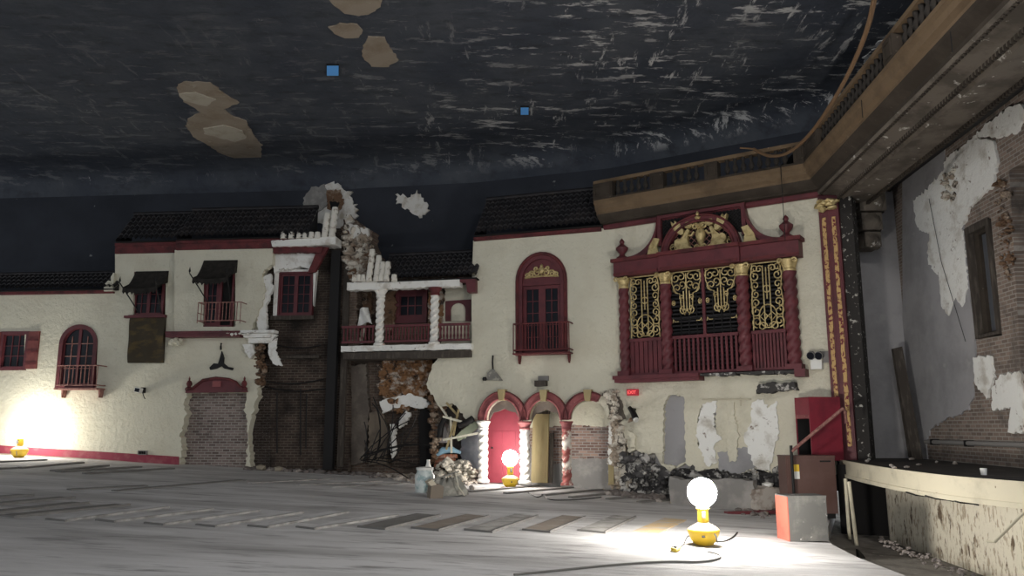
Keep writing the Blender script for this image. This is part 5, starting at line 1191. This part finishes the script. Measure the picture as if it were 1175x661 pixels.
for k in range(16):
    px, py = random.choice(((random.uniform(990, 1170), random.uniform(520, 540)),)*1); p = at_z(px, py, SZ)
    if p.y > 18.2 or p.x > 8.9: continue
    o = empty('plaster_crumb', (p.x, p.y, SZ), 0); tag(o, 'small plaster crumb lying on the dark stage boards', 'plaster crumb', 'crumbs on the stage boards'); MB().rock((0, 0, .03), .05).build('crumb', RUBBLE, o)
o = empty('white_cup', at_z(1129, 545, SZ), 0); tag(o, 'small white scrap standing on the dark stage near its rim', 'scrap'); MB().lathe([(.04, 0), (.05, .1), (.045, .1), (.035, .01)], 10).build('cup', WHITEPL, o)
o.name = 'white_scrap'
# ---- steps, cabinets and rail at the end of the stage
lp = at_y(905, 588, 16.9); rp_ = at_y(962, 588, 16.9); zt = at_y(930, 524.5, 16.9).z
t = empty('brown_cabinet', (lp.x, 16.9, floor_z(lp.x)), 0); tag(t, 'brown painted metal cabinet with a yellow and white notice', 'cabinet'); W = rp_.x-lp.x; H = zt-t.location.z
MB().box(0, W, 0, .5, .1, H).build('body', CABBROWN, t); MB().box(-.01, W+.01, -.015, .51, H+.001, H+.03).build('top', CABBROWN, t)
MB().box(.05, W-.05, .02, .48, 0, .099).build('plinth', IRON, t)
MB().box(.03, W-.03, -.012, -.001, .14, H-.06).build('front_panel', CABBROWN, t)
a = at_y(907, 533, 16.9); b = at_y(917, 541, 16.9); c_ = at_y(917, 549.5, 16.9); z_ = t.location.z
n_ = MB().box(a.x-lp.x, b.x-lp.x, -.018, -.0125, c_.z-z_, b.z-z_-.001).build('notice', WHITEPL, t); n_['label'] = 'white lower half of the notice'
n_ = MB().box(a.x-lp.x, b.x-lp.x, -.018, -.0125, b.z-z_, a.z-z_).build('notice', YELLOW, t); n_['label'] = 'yellow upper half of the notice'
MB().box(W-.32, W-.1, -.03, -.0125, H-.1, H-.07).build('handle', IRON, t)
cxy = at_y(940.5, 528, 17.05)
t = empty('stair_landing', (cxy.x-.75, 17.55, floor_z(cxy.x)), 0); tag(t, 'dark raised landing behind the brown cabinet', 'landing')
LD = [(-.55+.0, -.0), (1.75, 0), (1.75, .32), (1.0, .9), (-.35, 1.2), (-.55, 1.0)]
MB().prism([(x-.0, y-.14) for x, y in [(.45, 0), (.88, 0), (1.06, .27), (1.28, .5), (.9, .95), (.75, .9)]], 0, SZ-floor_z(cxy.x)-.001, axis='z').build('platform', WOODD, t)
t = empty('red_cabinet', (cxy.x, 17.45, SZ), radians(9)); tag(t, 'open sided dark red cabinet standing behind the brown cabinet', 'cabinet')
W = .74; D = .62; H = at_y(940.5, 455.4, 17.45).z - SZ
hs = H*.66
MB().box(.0, W, 0, .03, 0, H).build('front_panel', CABRED, t); MB().box(0, W, D-.03, D, 0, H).build('back_panel', CABRED, t)
MB().box(W-.03, W, .031, D-.031, 0, H).build('side_panel', CABRED, t); MB().box(0, .03, .031, D-.031, hs+.08, H-.031).build('side_panel', CABRED, t)
MB().box(-.01, W-.031, .031, D-.031, hs, hs+.079).build('crossbar', ARCHRED, t); MB().box(.031, W-.031, .031, D-.031, H-.03, H).build('top', CABRED, t)
MB().box(W-.06, W-.031, .06, D-.06, 0, hs-.01).build('dark_lining', DARK, t)  # near-black panels put the cabinet's inner shade into colour
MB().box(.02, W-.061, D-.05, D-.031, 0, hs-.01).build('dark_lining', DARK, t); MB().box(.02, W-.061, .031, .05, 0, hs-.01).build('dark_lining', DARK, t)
MB().lathe([(.001, 0), (.15, .01), (.16, .06), (.001, .07)], 16, c=(.3, D*.5, hs*.55)).build('reel', GREEN, t)
a, b = at_y(908, 518, 16.7), at_y(967, 469, 16.7)
t = empty('handrail', (a.x, 16.7, floor_z(a.x)), 0); tag(t, 'sloping red pipe handrail in front of the red cabinet', 'handrail'); z_ = t.location.z
MB().tube([(0, 0, a.z-z_), (b.x-a.x, 0, b.z-z_)], .035, 8).build('rail', REDIRON, t)
MB().tube([(0, .0, 0), (0, 0, a.z-z_+.12)], .03, 8).build('post', IRON, t); MB().tube([(b.x-a.x, 0, b.z-z_), (b.x-a.x+.08, .08, b.z-z_-.05), (b.x-a.x+.1, .12, b.z-z_-.3)], .03, 8).build('bend', REDIRON, t)
t, p = on_floor('painted_box', 907, 621.5, 'scuffed grey box with one orange red side on the floor', 'box', radians(7))
u_ = p.y/FPX; W, H, D = 44*u_*1.02, 47.5*u_*1.0, .42
MB().box(.0, W, 0, D, 0, H).build('body', BOXGREY, t)
MB().box(-.02, -.001, .0, D, 0, H).build('orange_side', ORANGE, t); MB().box(-.02, W+.005, -.005, D, H+.001, H+.02).build('top', BOXGREY, t)

# ================================================================== lamps
def balloon_lamp(label, sc=1.0):
    t = empty('balloon_light', (0, 0, 0)); tag(t, label, 'work light', 'balloon work lights')
    MB().lathe([(.09, 0), (.13, .015), (.19, .08), (.225, .17), (.235, .22), (.225, .235)], 24).build('bowl', YELLOW, t)
    MB().lathe([(.225, .236), (.2, .26), (.13, .3), (.075, .33)], 24).build('deck', mat('taupe plastic', (.22, .18, .12), .7) if 'taupe plastic' not in bpy.data.materials else bpy.data.materials['taupe plastic'], t)
    o = MB().lathe([(.075, .331), (.085, .36), (.08, .5), (.1, .53), (.085, .56)], 14).build('mast', YELLOW, t)
    MB().box(-.035, .015, -.105, -.08, .4, .5).build('plate', GREYPL, o)
    MB().lathe([(.018, 0), (.03, .01), (.018, .03)], 10, c=(-.06, -.24, .14)).build('socket', IRON, t)
    MB().tube([(.08, -.17, .24), (.13, -.21, .16), (.15, -.2, .06)], .012, 5).build('strap', GREYPL, t)
    n = 16
    MB().lathe([(.05, .561)] + [(.215*sin(pi*(k+.5)/n), .76 - .215*cos(pi*(k+.5)/n)) for k in range(1, n)], 24).build('balloon', GLOBE, t)
    return t
l1 = balloon_lamp('lit yellow balloon work light out on the open floor, close to the painted grey box')
def put(o, p, rz=0): o.location = p; o.rotation_euler = (0, 0, rz)
put(l1, at_floor(808, 626))
l2 = copy_tree(l1); l2['label'] = 'lit yellow balloon work light in front of the red arcade door'; put(l2, at_floor(585.5, 559.3), .4)
l3 = copy_tree(l1); l3['label'] = 'lit yellow balloon work light against the west wall under the arched window'; q_ = at_y(22, 521, 23.3); put(l3, (q_.x, 23.3, floor_z(q_.x)), -.3)
for l_, g_ in ((l2, GLOBE_B), (l3, GLOBE_C)):
    b_ = [c for c in l_.children if c.name.startswith('balloon')][0]; b_.data = b_.data.copy(); b_.data.materials[0] = g_
def floor_tube(name, label, cat, px, r, m, group=None, part='cable'):
    P_ = [at_floor(*q) for q in px]; P_ = [Vector((x, y, z)) for x, y, z in [(*s, 0) for s in smooth([(p.x, p.y) for p in P_], 6)]]
    o = empty(name, P_[0] + Vector((0, 0, floor_z(P_[0].x))), 0); tag(o, label, cat, group)
    MB().tube([(p.x-P_[0].x, p.y-P_[0].y, floor_z(p.x)-floor_z(P_[0].x) + r) for p in P_], r, 6).build(part, m, o); return o
floor_tube('power_cord', 'thin dark cord curling from the front work light to a yellow plug', 'cord', [(800, 622), (790, 616), (784, 626), (778, 629), (771, 628), (776, 632)], .012, CORDB)
floor_tube('plug', 'yellow plug end lying beside the front work light', 'plug', [(771, 632), (775, 634), (780, 631)], .025, CORDY, part='plug_body')
floor_tube('power_cord', 'thin dark cord running from the front work light toward the painted box', 'cord', [(818, 622), (830, 622), (840, 618), (846, 612)], .012, CORDB)
floor_tube('power_cord', 'long grey cord sweeping across the open floor in front of the work light', 'cord', [(590, 661), (640, 656), (700, 650), (760, 646), (800, 646), (822, 643), (826, 638), (812, 634)], .014, mat('grey cord', (.2, .19, .17), .7))
floor_tube('power_cord', 'thin cord lying crooked on the floor before the arcade', 'cord', [(606, 566), (616, 571), (624, 569), (632, 574), (660, 574), (690, 571)], .012, CORDB)
# ================================================================== floor plates where the seats stood
Z4 = lambda l: [(x/2.9375, 490+y/2.9375) for x, y in l]
Z5 = lambda l: [(400+x/2.9375, 490+y/2.9375) for x, y in l]
def plate(name, px_a, px_b, width, th, m, label, group, edge=None):
    a, b = at_floor(*px_a), at_floor(*px_b); d = Vector((b.x-a.x, b.y-a.y)); L = d.length; d.normalize(); ang = math.atan2(d.y, d.x)
    o = empty(name, a, ang); tag(o, label, 'floor strip', group)
    tilt = -SL*d.x; side = -SL*(-d.y)
    def z(x, y): return tilt*x + side*y
    def slab(x0, x1, y0, y1, z0, z1): return MB().hexa([(x, y, z(x, y)+z0) for x, y in ((x0, y0), (x1, y0), (x1, y1), (x0, y1))], [(x, y, z(x, y)+z1) for x, y in ((x0, y0), (x1, y0), (x1, y1), (x0, y1))])
    slab(0, L, 0, width, -.01, th).build('slab', m, o)
    if edge: slab(0, L, -.035, -.001, -.01, th+.02).build('edge_strip', edge, o); slab(-.04, -.001, -.035, width, -.01, th+.012).build('end_strip', STRIP, o)
for l in ([(0,120),(160,113)], [(-40,145),(60,140)], [(75,140),(285,122)], [(190,150),(370,132)], [(205,153),(480,137)], [(295,160),(590,142)]):
    plate('floor_strip', *Z4(l), .16, .035, STRIP, 'dark low strip on the floor in the row near the red skirting', 'floor strips by the west wall')
for l in ([(240,213),(500,200)], [(395,218),(640,196)], [(640,196),(830,180)], [(850,190),(1130,176)], [(1010,196),(1290,184)], [(1120,204),(1400,190)]):
    plate('floor_strip', *Z4(l), .14, .02, STRIP if l[0][0] < 700 else STRIPL, 'faint low strip on the floor across the middle of the hall', 'floor strips mid hall')
for k, l in enumerate(([(-60,246),(110,232)], [(-40,268),(250,240)], [(-60,298),(295,258)], [(50,305),(435,265)], [(220,318),(565,273)], [(385,321),(715,280)], [(550,331),(870,285)], [(725,337),(1020,290)], [(900,340),(1170,290)], [(1060,345),(1340,300)])):
    plate('floor_strip', *Z4(l), .3, .012, bpy.data.materials['dusty grey concrete'] if k > 3 else STRIP, 'pale edged floor plate in the long diagonal row across the grey floor', 'floor plates in the long row', edge=STRIPL if k > 3 else STRIP)
for k, l in enumerate(([(120,346),(305,300)], [(300,350),(470,303)], [(480,356),(635,302)], [(675,356),(795,306)], [(860,358),(965,305)], [(1045,362),(1140,315)])):
    plate('floor_strip', *Z5(l), .42, .016, (STRIP, mat('brown worn plate', (.24, .2, .165), .85, c2=(.32, .29, .26), s2=2, t2=(.5, .65)), STRIPL, bpy.data.materials['brown worn plate'] if k else STRIPL, STRIPL, mat('tan floor patch', (.5, .36, .2), .9, c2=(.42, .38, .33), s2=2, t2=(.45, .6)) if k == 5 else STRIPL)[k],
          ('dark edged floor plate in the diagonal row toward the front work light' if k < 5 else 'tan worn floor patch between the diagonal plates and the front work light'), 'floor plates by the work light' if k < 5 else None, edge=STRIP if k < 5 else None)
for l in ([(415,221),(645,200)], [(535,226),(760,206)], [(665,232),(880,211)], [(755,240),(985,218)], [(880,246),(1095,226)], [(985,256),(1130,246)]):
    plate('floor_strip', *Z5(l), .12, .035, STRIP, 'dark low strip on the floor in the row before the arcade', 'floor strips before the arcade')
plate('floor_strip', (592, 662), (700, 654), .4, .01, STRIP, 'dark worn patch on the floor nearest the camera', None) if False else None
# ================================================================== things left on the floor
t, p = on_floor('clear_jar', 487, 565, 'cloudy plastic tub beside a crumpled grey sheet on the open floor', 'tub')
MB().lathe([(.2, 0), (.22, .05), (.23, .38), (.19, .44), (.18, .5), (.16, .5), (.15, .1)], 18).build('tub', CLEAR, t); MB().lathe([(.19, .501), (.2, .52), (.2, .56), (.02, .58)], 18).build('lid', WHITEPL, t)
t, p = on_floor('paper_cup', 491, 562, 'stack of pale cups behind the cloudy plastic tub', 'cups'); t.name = 'plastic_bottle'; t['label'] = 'pale upright bottle behind the cloudy plastic tub'; t['category'] = 'bottle'
t.location = at_floor(491, 558); MB().lathe([(.08, 0), (.09, .03), (.09, .45), (.05, .55), (.04, .62)], 12).build('bottle', WHITEPL, t); MB().lathe([(.045, .621), (.045, .66)], 10).build('cap', WHITEPL, t)
t, p = on_floor('cardboard_carton', 499, 571.5, 'small torn carton between the plastic tub and the crumpled sheet', 'carton', .4)
MB().prism([(-.14, 0), (.14, 0), (.16, .24), (.05, .3), (-.12, .26)], -.12, .12).build('carton', mat('brown card', (.2, .165, .13), .9), t); MB().hexa([(-.13, -.12, .262), (.0, -.12, .285), (.0, .12, .285), (-.13, .12, .262)], [(-.2, -.12, .34), (-.1, -.12, .4), (-.1, .12, .4), (-.2, .12, .34)]).build('flap', mat('pale card', (.5, .44, .34), .9), t)
t, p = on_floor('crumpled_sheet', 513, 568, 'crumpled grey sheet propped up like a tent on the open floor', 'sheet')
def cs(i, k):
    a = 2*pi*i; r = (1-k**1.6)*(.36+.05*sin(3*a)+.05*sin(7*a+1)); h = .34*min(1, 1.6*k) + .05*sin(9*a)*(1-k)*k*4
    return (r*cos(a)*1.15, r*sin(a)*.7, max(0, h + .03*sin(13*a+9*k) - (.02 if k == 0 else 0)))
MB().grid(cs, 40, 9).build('sheet', SHEET, t)
a = MB().hexa([(-.4, -.14, .3), (.26, -.12, .5), (.26, .12, .5), (-.4, .14, .3)], [(-.4, -.14, .33), (.26, -.12, .53), (.26, .12, .53), (-.4, .14, .33)]).build('board', SHEET, t)
MB().tube([(.2, -.2, .5), (.28, -.34, .2), (.42, -.4, .02)], .015, 5).build('stick', STUCCO, t)
# rubble along the walls: the larger lumps one by one, the crumbs as stuff
def clear_floor(px, py):
    p = at_floor(px, py)
    pl, off = (PA, .1 if px < 300 else -.1) if px < 404 else (PM, -.55) if px < 498 else (PB, -.35 if px < 546 else .15) if px < 704 else (PC, .05)
    u, _ = pl.hit(px, 490, off); q = pl.xy(u, off + random.uniform(.12, .5))
    if px < 960 and p.y > q.y: p = Vector((q.x, q.y, floor_z(q.x)))
    return p
PLACED = []
def rubble(label, group, name, px_list, n, rmin, rmax, m, spread=6):
    for k in range(n*2):
        i = random.randrange(len(px_list)-1); f = random.random()
        px = px_list[i][0] + (px_list[i+1][0]-px_list[i][0])*f; py = px_list[i][1] + (px_list[i+1][1]-px_list[i][1])*f + random.uniform(-spread, spread)*.5
        p = clear_floor(px, py); r = random.uniform(rmin, rmax)
        if any((p-q).length < (r+s)*1.35 for q, s in PLACED): continue
        PLACED.append((p, r)); o = empty(name, p, 0); tag(o, label, 'rubble', group); MB().rock((0, 0, r*.35), r).build('lump', m, o)
def crumbs(name, px_list, n, rmin, rmax, m, spread, label):
    mb = MB(); p0 = at_floor(*px_list[0])
    for k in range(n):
        i = random.randrange(len(px_list)-1); f = random.random()
        p = clear_floor(px_list[i][0] + (px_list[i+1][0]-px_list[i][0])*f, px_list[i][1] + (px_list[i+1][1]-px_list[i][1])*f + random.gauss(0, spread))
        r = random.uniform(rmin, rmax); mb.rock((p.x-p0.x, p.y-p0.y, p.z-p0.z + r*.3), r)
    o = mb.build(name, m, None, p0); o['kind'] = 'stuff'; o['label'] = label; o['category'] = 'rubble'
W1 = [(290, 530), (320, 534), (360, 537), (400, 541), (440, 545)]
W2 = [(440, 546), (470, 548), (500, 550), (546, 553)]
W3 = [(702, 557), (720, 560), (745, 566), (760, 570)]
W4 = [(846, 585), (866, 588), (884, 590)]
crumbs('rubble', W1, 130, .03, .12, RUBBLEDARK, 2.2, 'dark crumbs along the foot of the sooty brick')
crumbs('rubble', W2, 190, .03, .14, RUBBLE, 2.4, 'pale crumbs heaped under the balcony and the junk filled hole')
crumbs('rubble', W3, 150, .03, .14, RUBBLEDARK, 4, 'dark crumbs heaped at the broken arch jamb')
crumbs('rubble', W4, 60, .03, .13, RUBBLEDARK, 4, 'dark crumbs along the foot of the wall under the organ screen')
crumbs('rubble', [(1010, 620), (1040, 634), (1075, 648), (1130, 668)], 120, .01, .045, RUBBLEDARK, 3, 'fine grit along the foot of the peeling stage wall')
rubble('pale plaster lump in the heap under the balcony', 'lumps under the balcony', 'plaster_lump', [(440, 541), (470, 544), (508, 547)], 24, .09, .24, RUBBLE)
rubble('pale plaster lump spilling from the junk filled hole', 'lumps below the junk hole', 'plaster_lump', [(505, 545), (530, 549), (546, 553)], 24, .07, .18, mat('cream rubble', (.5, .46, .39), .95, bump=.5, bs=12))
rubble('dark broken lump at the foot of the broken arch jamb', 'lumps at the broken jamb', 'masonry_lump', [(706, 556), (722, 561), (750, 568)], 28, .07, .2, RUBBLEDARK, 10)
rubble('plaster lump at the foot of the bricked doorway edge', 'lumps by the doorway edge', 'plaster_lump', [(290, 527), (310, 530), (330, 532)], 8, .1, .2, mat('tan rubble', (.3, .26, .2), .95, bump=.5, bs=12))
# larger slabs under the organ screen wall
t, p = on_floor('concrete_block', 876, 580, 'pale broken concrete block on a red plank under the organ screen wall', 'block', .3); t.location = at_floor(880, 588)
MB().prism(R([(-.38, .08), (.35, .08), (.38, .5), (.1, .56), (-.36, .5)], .04, .12, True), -.2, .2).build('block', RUBBLE, t); MB().rock((.05, 0, .58), .13).build('loose_piece', WHITEP, t)
t, p = on_floor('red_plank', 880, 581, 'dark red plank lying under the pale concrete block', 'plank', .25); t.location = at_floor(862, 590); MB().box(-.6, .9, -.08, .08, -.0, .07).build('plank', RED, t); 
t, p = on_floor('tan_ball', 793, 578, 'tan lump of plaster on the floor behind the front work light', 'plaster lump'); t.name = 'tan_plaster_lump'
MB().rock((0, 0, .3), .34).build('lump', mat('tan plaster lump', (.5, .42, .3), .9, bump=.4, bs=8), t)
t, p = on_floor('low_wall_block', 830, 580, 'long low grey concrete curb under the torn plaster', 'curb', -radians(34)); t.name = 'concrete_curb'; t.location = at_floor(814, 583)
MB().prism(R([(-1.0, -.1), (1.0, -.1), (1.0, .62), (.6, .66), (-.7, .6), (-1.0, .66)], .03, .15, True), .1, .4).build('curb', mat('curb grey', (.2, .19, .18), .95, c2=(.3, .28, .26), s2=2, t2=(.45, .65), bump=.5, bs=6), t)
t = On('iron_grate', PC, 886, 572, .45, 'small black iron frame leaning at the foot of the wall by the red plank', 'frame')
A_, B_ = t.q(872, 570), t.q(902, 546)
for z in (0, B_[1]*.5, B_[1]): t.part('bar', MB().box(A_[0], B_[0], -.02, .02, z, z+.04), IRON)
for x in (A_[0], (A_[0]+B_[0])/2, B_[0]-.04): t.part('bar', MB().box(x, x+.04, .021, .05, -.2, B_[1]), IRON)
t, p = on_floor('wood_chip', 988, 641, 'small black chip of wood on the gritty floor before the stage', 'chip', .6, None, PITDROP); MB().hexa([(-.08, -.03, 0), (.09, -.03, .0), (.09, .03, 0), (-.08, .03, 0)], [(-.1, -.02, .16), (.03, -.02, .07), (.03, .02, .07), (-.1, .02, .16)]).build('chip', IRON, t)
# ================================================================== overhead
def ceil_patch(name, px, label, m, th=.03, amp=.05, zc=ZC):
    P_ = [at_z(*q, zc) for q in px]; c = sum(P_, Vector()) / len(P_)
    o = empty(name, c, 0); struct(o, label)
    MB().prism(R([(p.x-c.x, p.y-c.y) for p in P_], amp, .2, True), -th, .0, axis='z').build('crust', m, o); return o
ceil_patch('ceiling_patch', [(370, -14), (420, -18), (440, 0), (432, 12), (412, 18), (396, 14), (384, 6)], 'rounded bare beige patch at the top of the ceiling', BEIGE)
ceil_patch('ceiling_patch', [(377, 30), (390, 26.5), (410, 27), (416, 34), (412, 42), (396, 43), (384, 38)], 'small oval bare beige patch in the ceiling', BEIGE)
ceil_patch('ceiling_patch', [(422, 41), (440, 42), (448, 54), (457, 68), (446, 76), (428, 75), (416, 66), (416, 54)], 'squarish bare beige patch in the ceiling', BEIGE)
ceil_patch('ceiling_patch', [(203, 96), (214, 93), (243, 94), (254, 105), (275, 117), (258, 124), (262, 130), (282, 138), (290, 152), (300, 166), (300, 180), (280, 184), (254, 176), (236, 164), (222, 156), (214, 144), (216, 136), (230, 128), (212, 116), (204, 106)], 'long double lobed beige scar in the ceiling', BEIGE)
ceil_patch('ceiling_patch', [(962, 118), (974, 92), (988, 70), (1010, 48), (1034, 30), (1062, 22), (1046, 44), (1024, 66), (1004, 92), (986, 112)], 'long ragged white patch in the ceiling beside the climbing balustrade', mat('chalky ceiling', (.5, .5, .5), .9, c2=(.06, .065, .08), s2=1.6, t2=(.52, .58), bump=.4, bs=9), .02, .22)
BEIGEL = mat('pale beige plaster', (.42, .38, .31), .9, c2=(.34, .3, .23), s2=2.5, t2=(.5, .65), bump=.4, bs=9)
ceil_patch('ceiling_patch', [(206, 106), (224, 104), (246, 112), (238, 120), (226, 117), (210, 113)], 'pale inner flake of the upper lobe of the ceiling scar', BEIGEL, .06)
ceil_patch('ceiling_patch', [(234, 146), (256, 142), (278, 148), (284, 156), (270, 161), (252, 156), (236, 152)], 'pale inner flake of the lower lobe of the ceiling scar', BEIGEL, .06)
for px, lb in (([(454, 224), (470, 226), (478, 220), (488, 228), (492, 242), (484, 250), (472, 246), (466, 238), (456, 234)], 'ragged white flake on the dark sky wall east of the plaster scar'),):
    t = On('trim_flake', PK, 473, 250, .03, lb, structure=True)
    t.part('crust', MB().prism(R([t.q(*p) for p in px], .14, .12, True), -.03, .03), CEILWHITE)
for (x0, y0, x1, y1), lb in (((375, 75, 388.5, 86), 'larger blue square of tarp fixed to the dark ceiling'), ((597.5, 123, 606.5, 131), 'small bright blue square fixed to the dark ceiling')):
    P_ = [at_z(*q, ZC-.04) for q in ((x0, y0), (x1, y0), (x1, y1), (x0, y1))]; c = sum(P_, Vector()) / 4
    o = empty('ceiling_hatch', c, 0); tag(o, lb, 'hatch'); MB().prism([(p.x-c.x, p.y-c.y) for p in P_], -.02, .02, axis='z').build('cover', BLUE, o)
    MB().prism([((p.x-c.x)*1.06, (p.y-c.y)*1.06) for p in P_], -.01, .03, [[((p.x-c.x)*1.01, (p.y-c.y)*1.01) for p in P_]], axis='z').build('rim', IRON, o)
# the hanging rope
rp = [(1014, -60, 8.6), (1003, 0, 9.5), (996, 30, 10.2), (984, 62, 11.1), (968, 95, 12.2), (952, 122, 13.4), (934, 148, 14.8), (916, 167, 15.9), (900, 177, 16.7), (884, 179, 17.3), (872, 175, 17.7), (865, 171, 17.95)]
P_ = [at_y(x, y, d) for x, y, d in rp]; P_ = [P_[0] + (P_[0]-P_[1])*.6 + Vector((0, 0, 0))] + P_
sm = []
for i in range(len(P_)-1):
    p0, p1, p2, p3 = (P_[min(max(i+k, 0), len(P_)-1)] for k in (-1, 0, 1, 2))
    for s in range(5):
        u = s/5; sm.append(.5*((2*p1) + (p2-p0)*u + (2*p0-5*p1+4*p2-p3)*u*u + (3*p1-p0-3*p2+p3)*u**3))
sm.append(P_[-1]); o = empty('hanging_rope', sm[-1], 0); tag(o, 'thick brown rope hanging from the ceiling to the balustrade', 'rope')
MB().tube([p - sm[-1] for p in sm], .036, 8).build('rope', CORD, o)
o2 = MB().tube([Vector((0, 0, 0)), Vector((-.1, .1, .05)), Vector((-.25, .25, .12))], .02, 6).build('frayed_end', CORD, o)
for (xa, ya, xb, yb, off, lb) in ((897, 172, 901, 276, .72, 'thin vertical wire hanging from the balustrade in front of the organ screen'),):
    t = On('hanging_wire', PC, xb, yb, off, lb, 'wire'); A_ = t.q(xa, ya); t.part('strand', MB().tube([(0, 0, 0), (0, 0, A_[1])], .009, 5), IRON)
for k, (x, y, yb) in enumerate(((990, 108, 135), (1093, 36, 60))):
    p = at_y(x, y, 13.8 if k == 0 else 10.5); q = at_y(x, yb, 13.8 if k == 0 else 10.5); o = empty('hanging_wire', q, 0); tag(o, ('short wire dangling over the tan cornice below the rope' if k == 0 else 'short wire dangling over the tan cornice high above the stage'), 'wire')
    MB().tube([(0, 0, 0), (0, 0, p.z-q.z)], .008, 5).build('strand', IRON, o)
# ================================================================== broken masonry stuck along the torn edges
def rocky(pl, poly, off, n, r0, r1, m, label, name='trim_broken_edge', depth=.12):
    P_ = pts(pl, poly, off); xs = [p[0] for p in P_]; zs = [p[1] for p in P_]; mb = MB(); k = 0
    while k < n*1.7:
        x, z = random.uniform(min(xs), max(xs)), random.uniform(min(zs), max(zs))
        if not inside((x, z), P_): continue
        mb.rock((x, -off + random.uniform(-depth, depth*.3), z), random.uniform(r0, r1)*random.choice((.45, .6, 1.0)), flat=1.3); k += 1
    return wall(name, pl, mb, m, label)
rocky(PB, [(690, 452), (704, 448), (712, 464), (714, 500), (722, 540), (728, 560), (700, 560), (702, 520), (704, 480), (698, 464)], .0, 120, .05, .15, MIXRUB, 'brown and grey torn masonry where the third arch broke away', depth=.16)
rocky(PB, [(694, 448), (708, 448), (712, 472), (704, 478), (698, 462)], .04, 30, .05, .13, MIXRUB, 'grey torn shoulder above the broken third arch')
rocky(PC, [(714, 520), (740, 522), (768, 538), (772, 566), (714, 566)], -.05, 110, .05, .18, CHAR, 'charred lumps at the foot of the wall beside the broken arch', depth=.2)
rocky(PC, [(770, 540), (800, 536), (905, 536), (905, 548), (780, 552)], -.1, 90, .04, .11, CHAR, 'charred lumps along the torn bottom of the plaster')
rocky(PM, [(398, 256), (420, 262), (430, 284), (438, 304), (432, 322), (404, 326), (394, 290)], -.28, 90, .06, .2, MIXRUB, 'crumbling brown masonry of the pier above the balcony roof', depth=.12)
rocky(PM, [(438, 408), (494, 406), (500, 424), (490, 452), (478, 466), (458, 474), (442, 462), (436, 430)], -.64, 110, .05, .15, RUST, 'crumbling rust stained masonry under the balcony slab', depth=.1)
rocky(PA, [(296, 386), (308, 388), (302, 404), (306, 430), (298, 446), (292, 420)], -.1, 60, .04, .14, EARTH, 'brown crumbling core at the torn wall edge under the broken capital')
rocky(PB, [(496, 440), (506, 452), (512, 470), (504, 500), (502, 536), (494, 536), (496, 480)], -.2, 70, .05, .14, EARTH, 'brown torn edge west of the junk filled hole')
rocky(PB, [(500, 532), (530, 528), (550, 536), (550, 552), (500, 548)], -.1, 90, .05, .16, bpy.data.materials['cream rubble'], 'cream plaster heap at the foot of the junk filled hole', depth=.25)
wall('trim_white_patch', PS, MB().prism(R(ps([(1082, 186), (1106, 166), (1134, 140), (1166, 118), (1176, 128), (1168, 150), (1146, 158), (1124, 156), (1102, 176), (1084, 204)], .05), .06, .1, True), -.05, -.002), WHITEP, 'torn white plaster band along the top of the stage wall')
rocky(PS, [(1080, 206), (1096, 190), (1102, 206), (1096, 232), (1084, 226)], .03, 40, .04, .1, MIXRUB, 'torn brown plaster edge above the stage window', depth=.05)
rocky(PS, [(1142, 214), (1158, 200), (1164, 300), (1158, 330), (1148, 290)], .02, 60, .03, .09, EARTH, 'dirty broken brick edge east of the stage window', depth=.04)
# ================================================================== light
w = bpy.data.worlds.new('world'); SC.world = w; w.use_nodes = True
w.node_tree.nodes['Background'].inputs[0].default_value = (.9, .95, 1.0, 1); w.node_tree.nodes['Background'].inputs[1].default_value = 1.15
SC.view_settings.view_transform = 'Standard'; SC.view_settings.look = 'None'; SC.view_settings.gamma = 1
SC.view_settings.use_curve_mapping = False; SC.view_settings.exposure = 0.0
SC.cycles.use_denoising = True; SC.cycles.max_bounces = 6; SC.cycles.sample_clamp_indirect = 6

# added unseen fill light under the ceiling, there to brighten the floor evenly
ld = bpy.data.lights.new('ceiling_work_light', 'POINT'); ld.energy = 1000; ld.shadow_soft_size = .35; ld.color = (1, .97, .93)
lo = bpy.data.objects.new('ceiling_work_light', ld); COL.objects.link(lo); lo.location = (3.5, 5.5, 8.9)
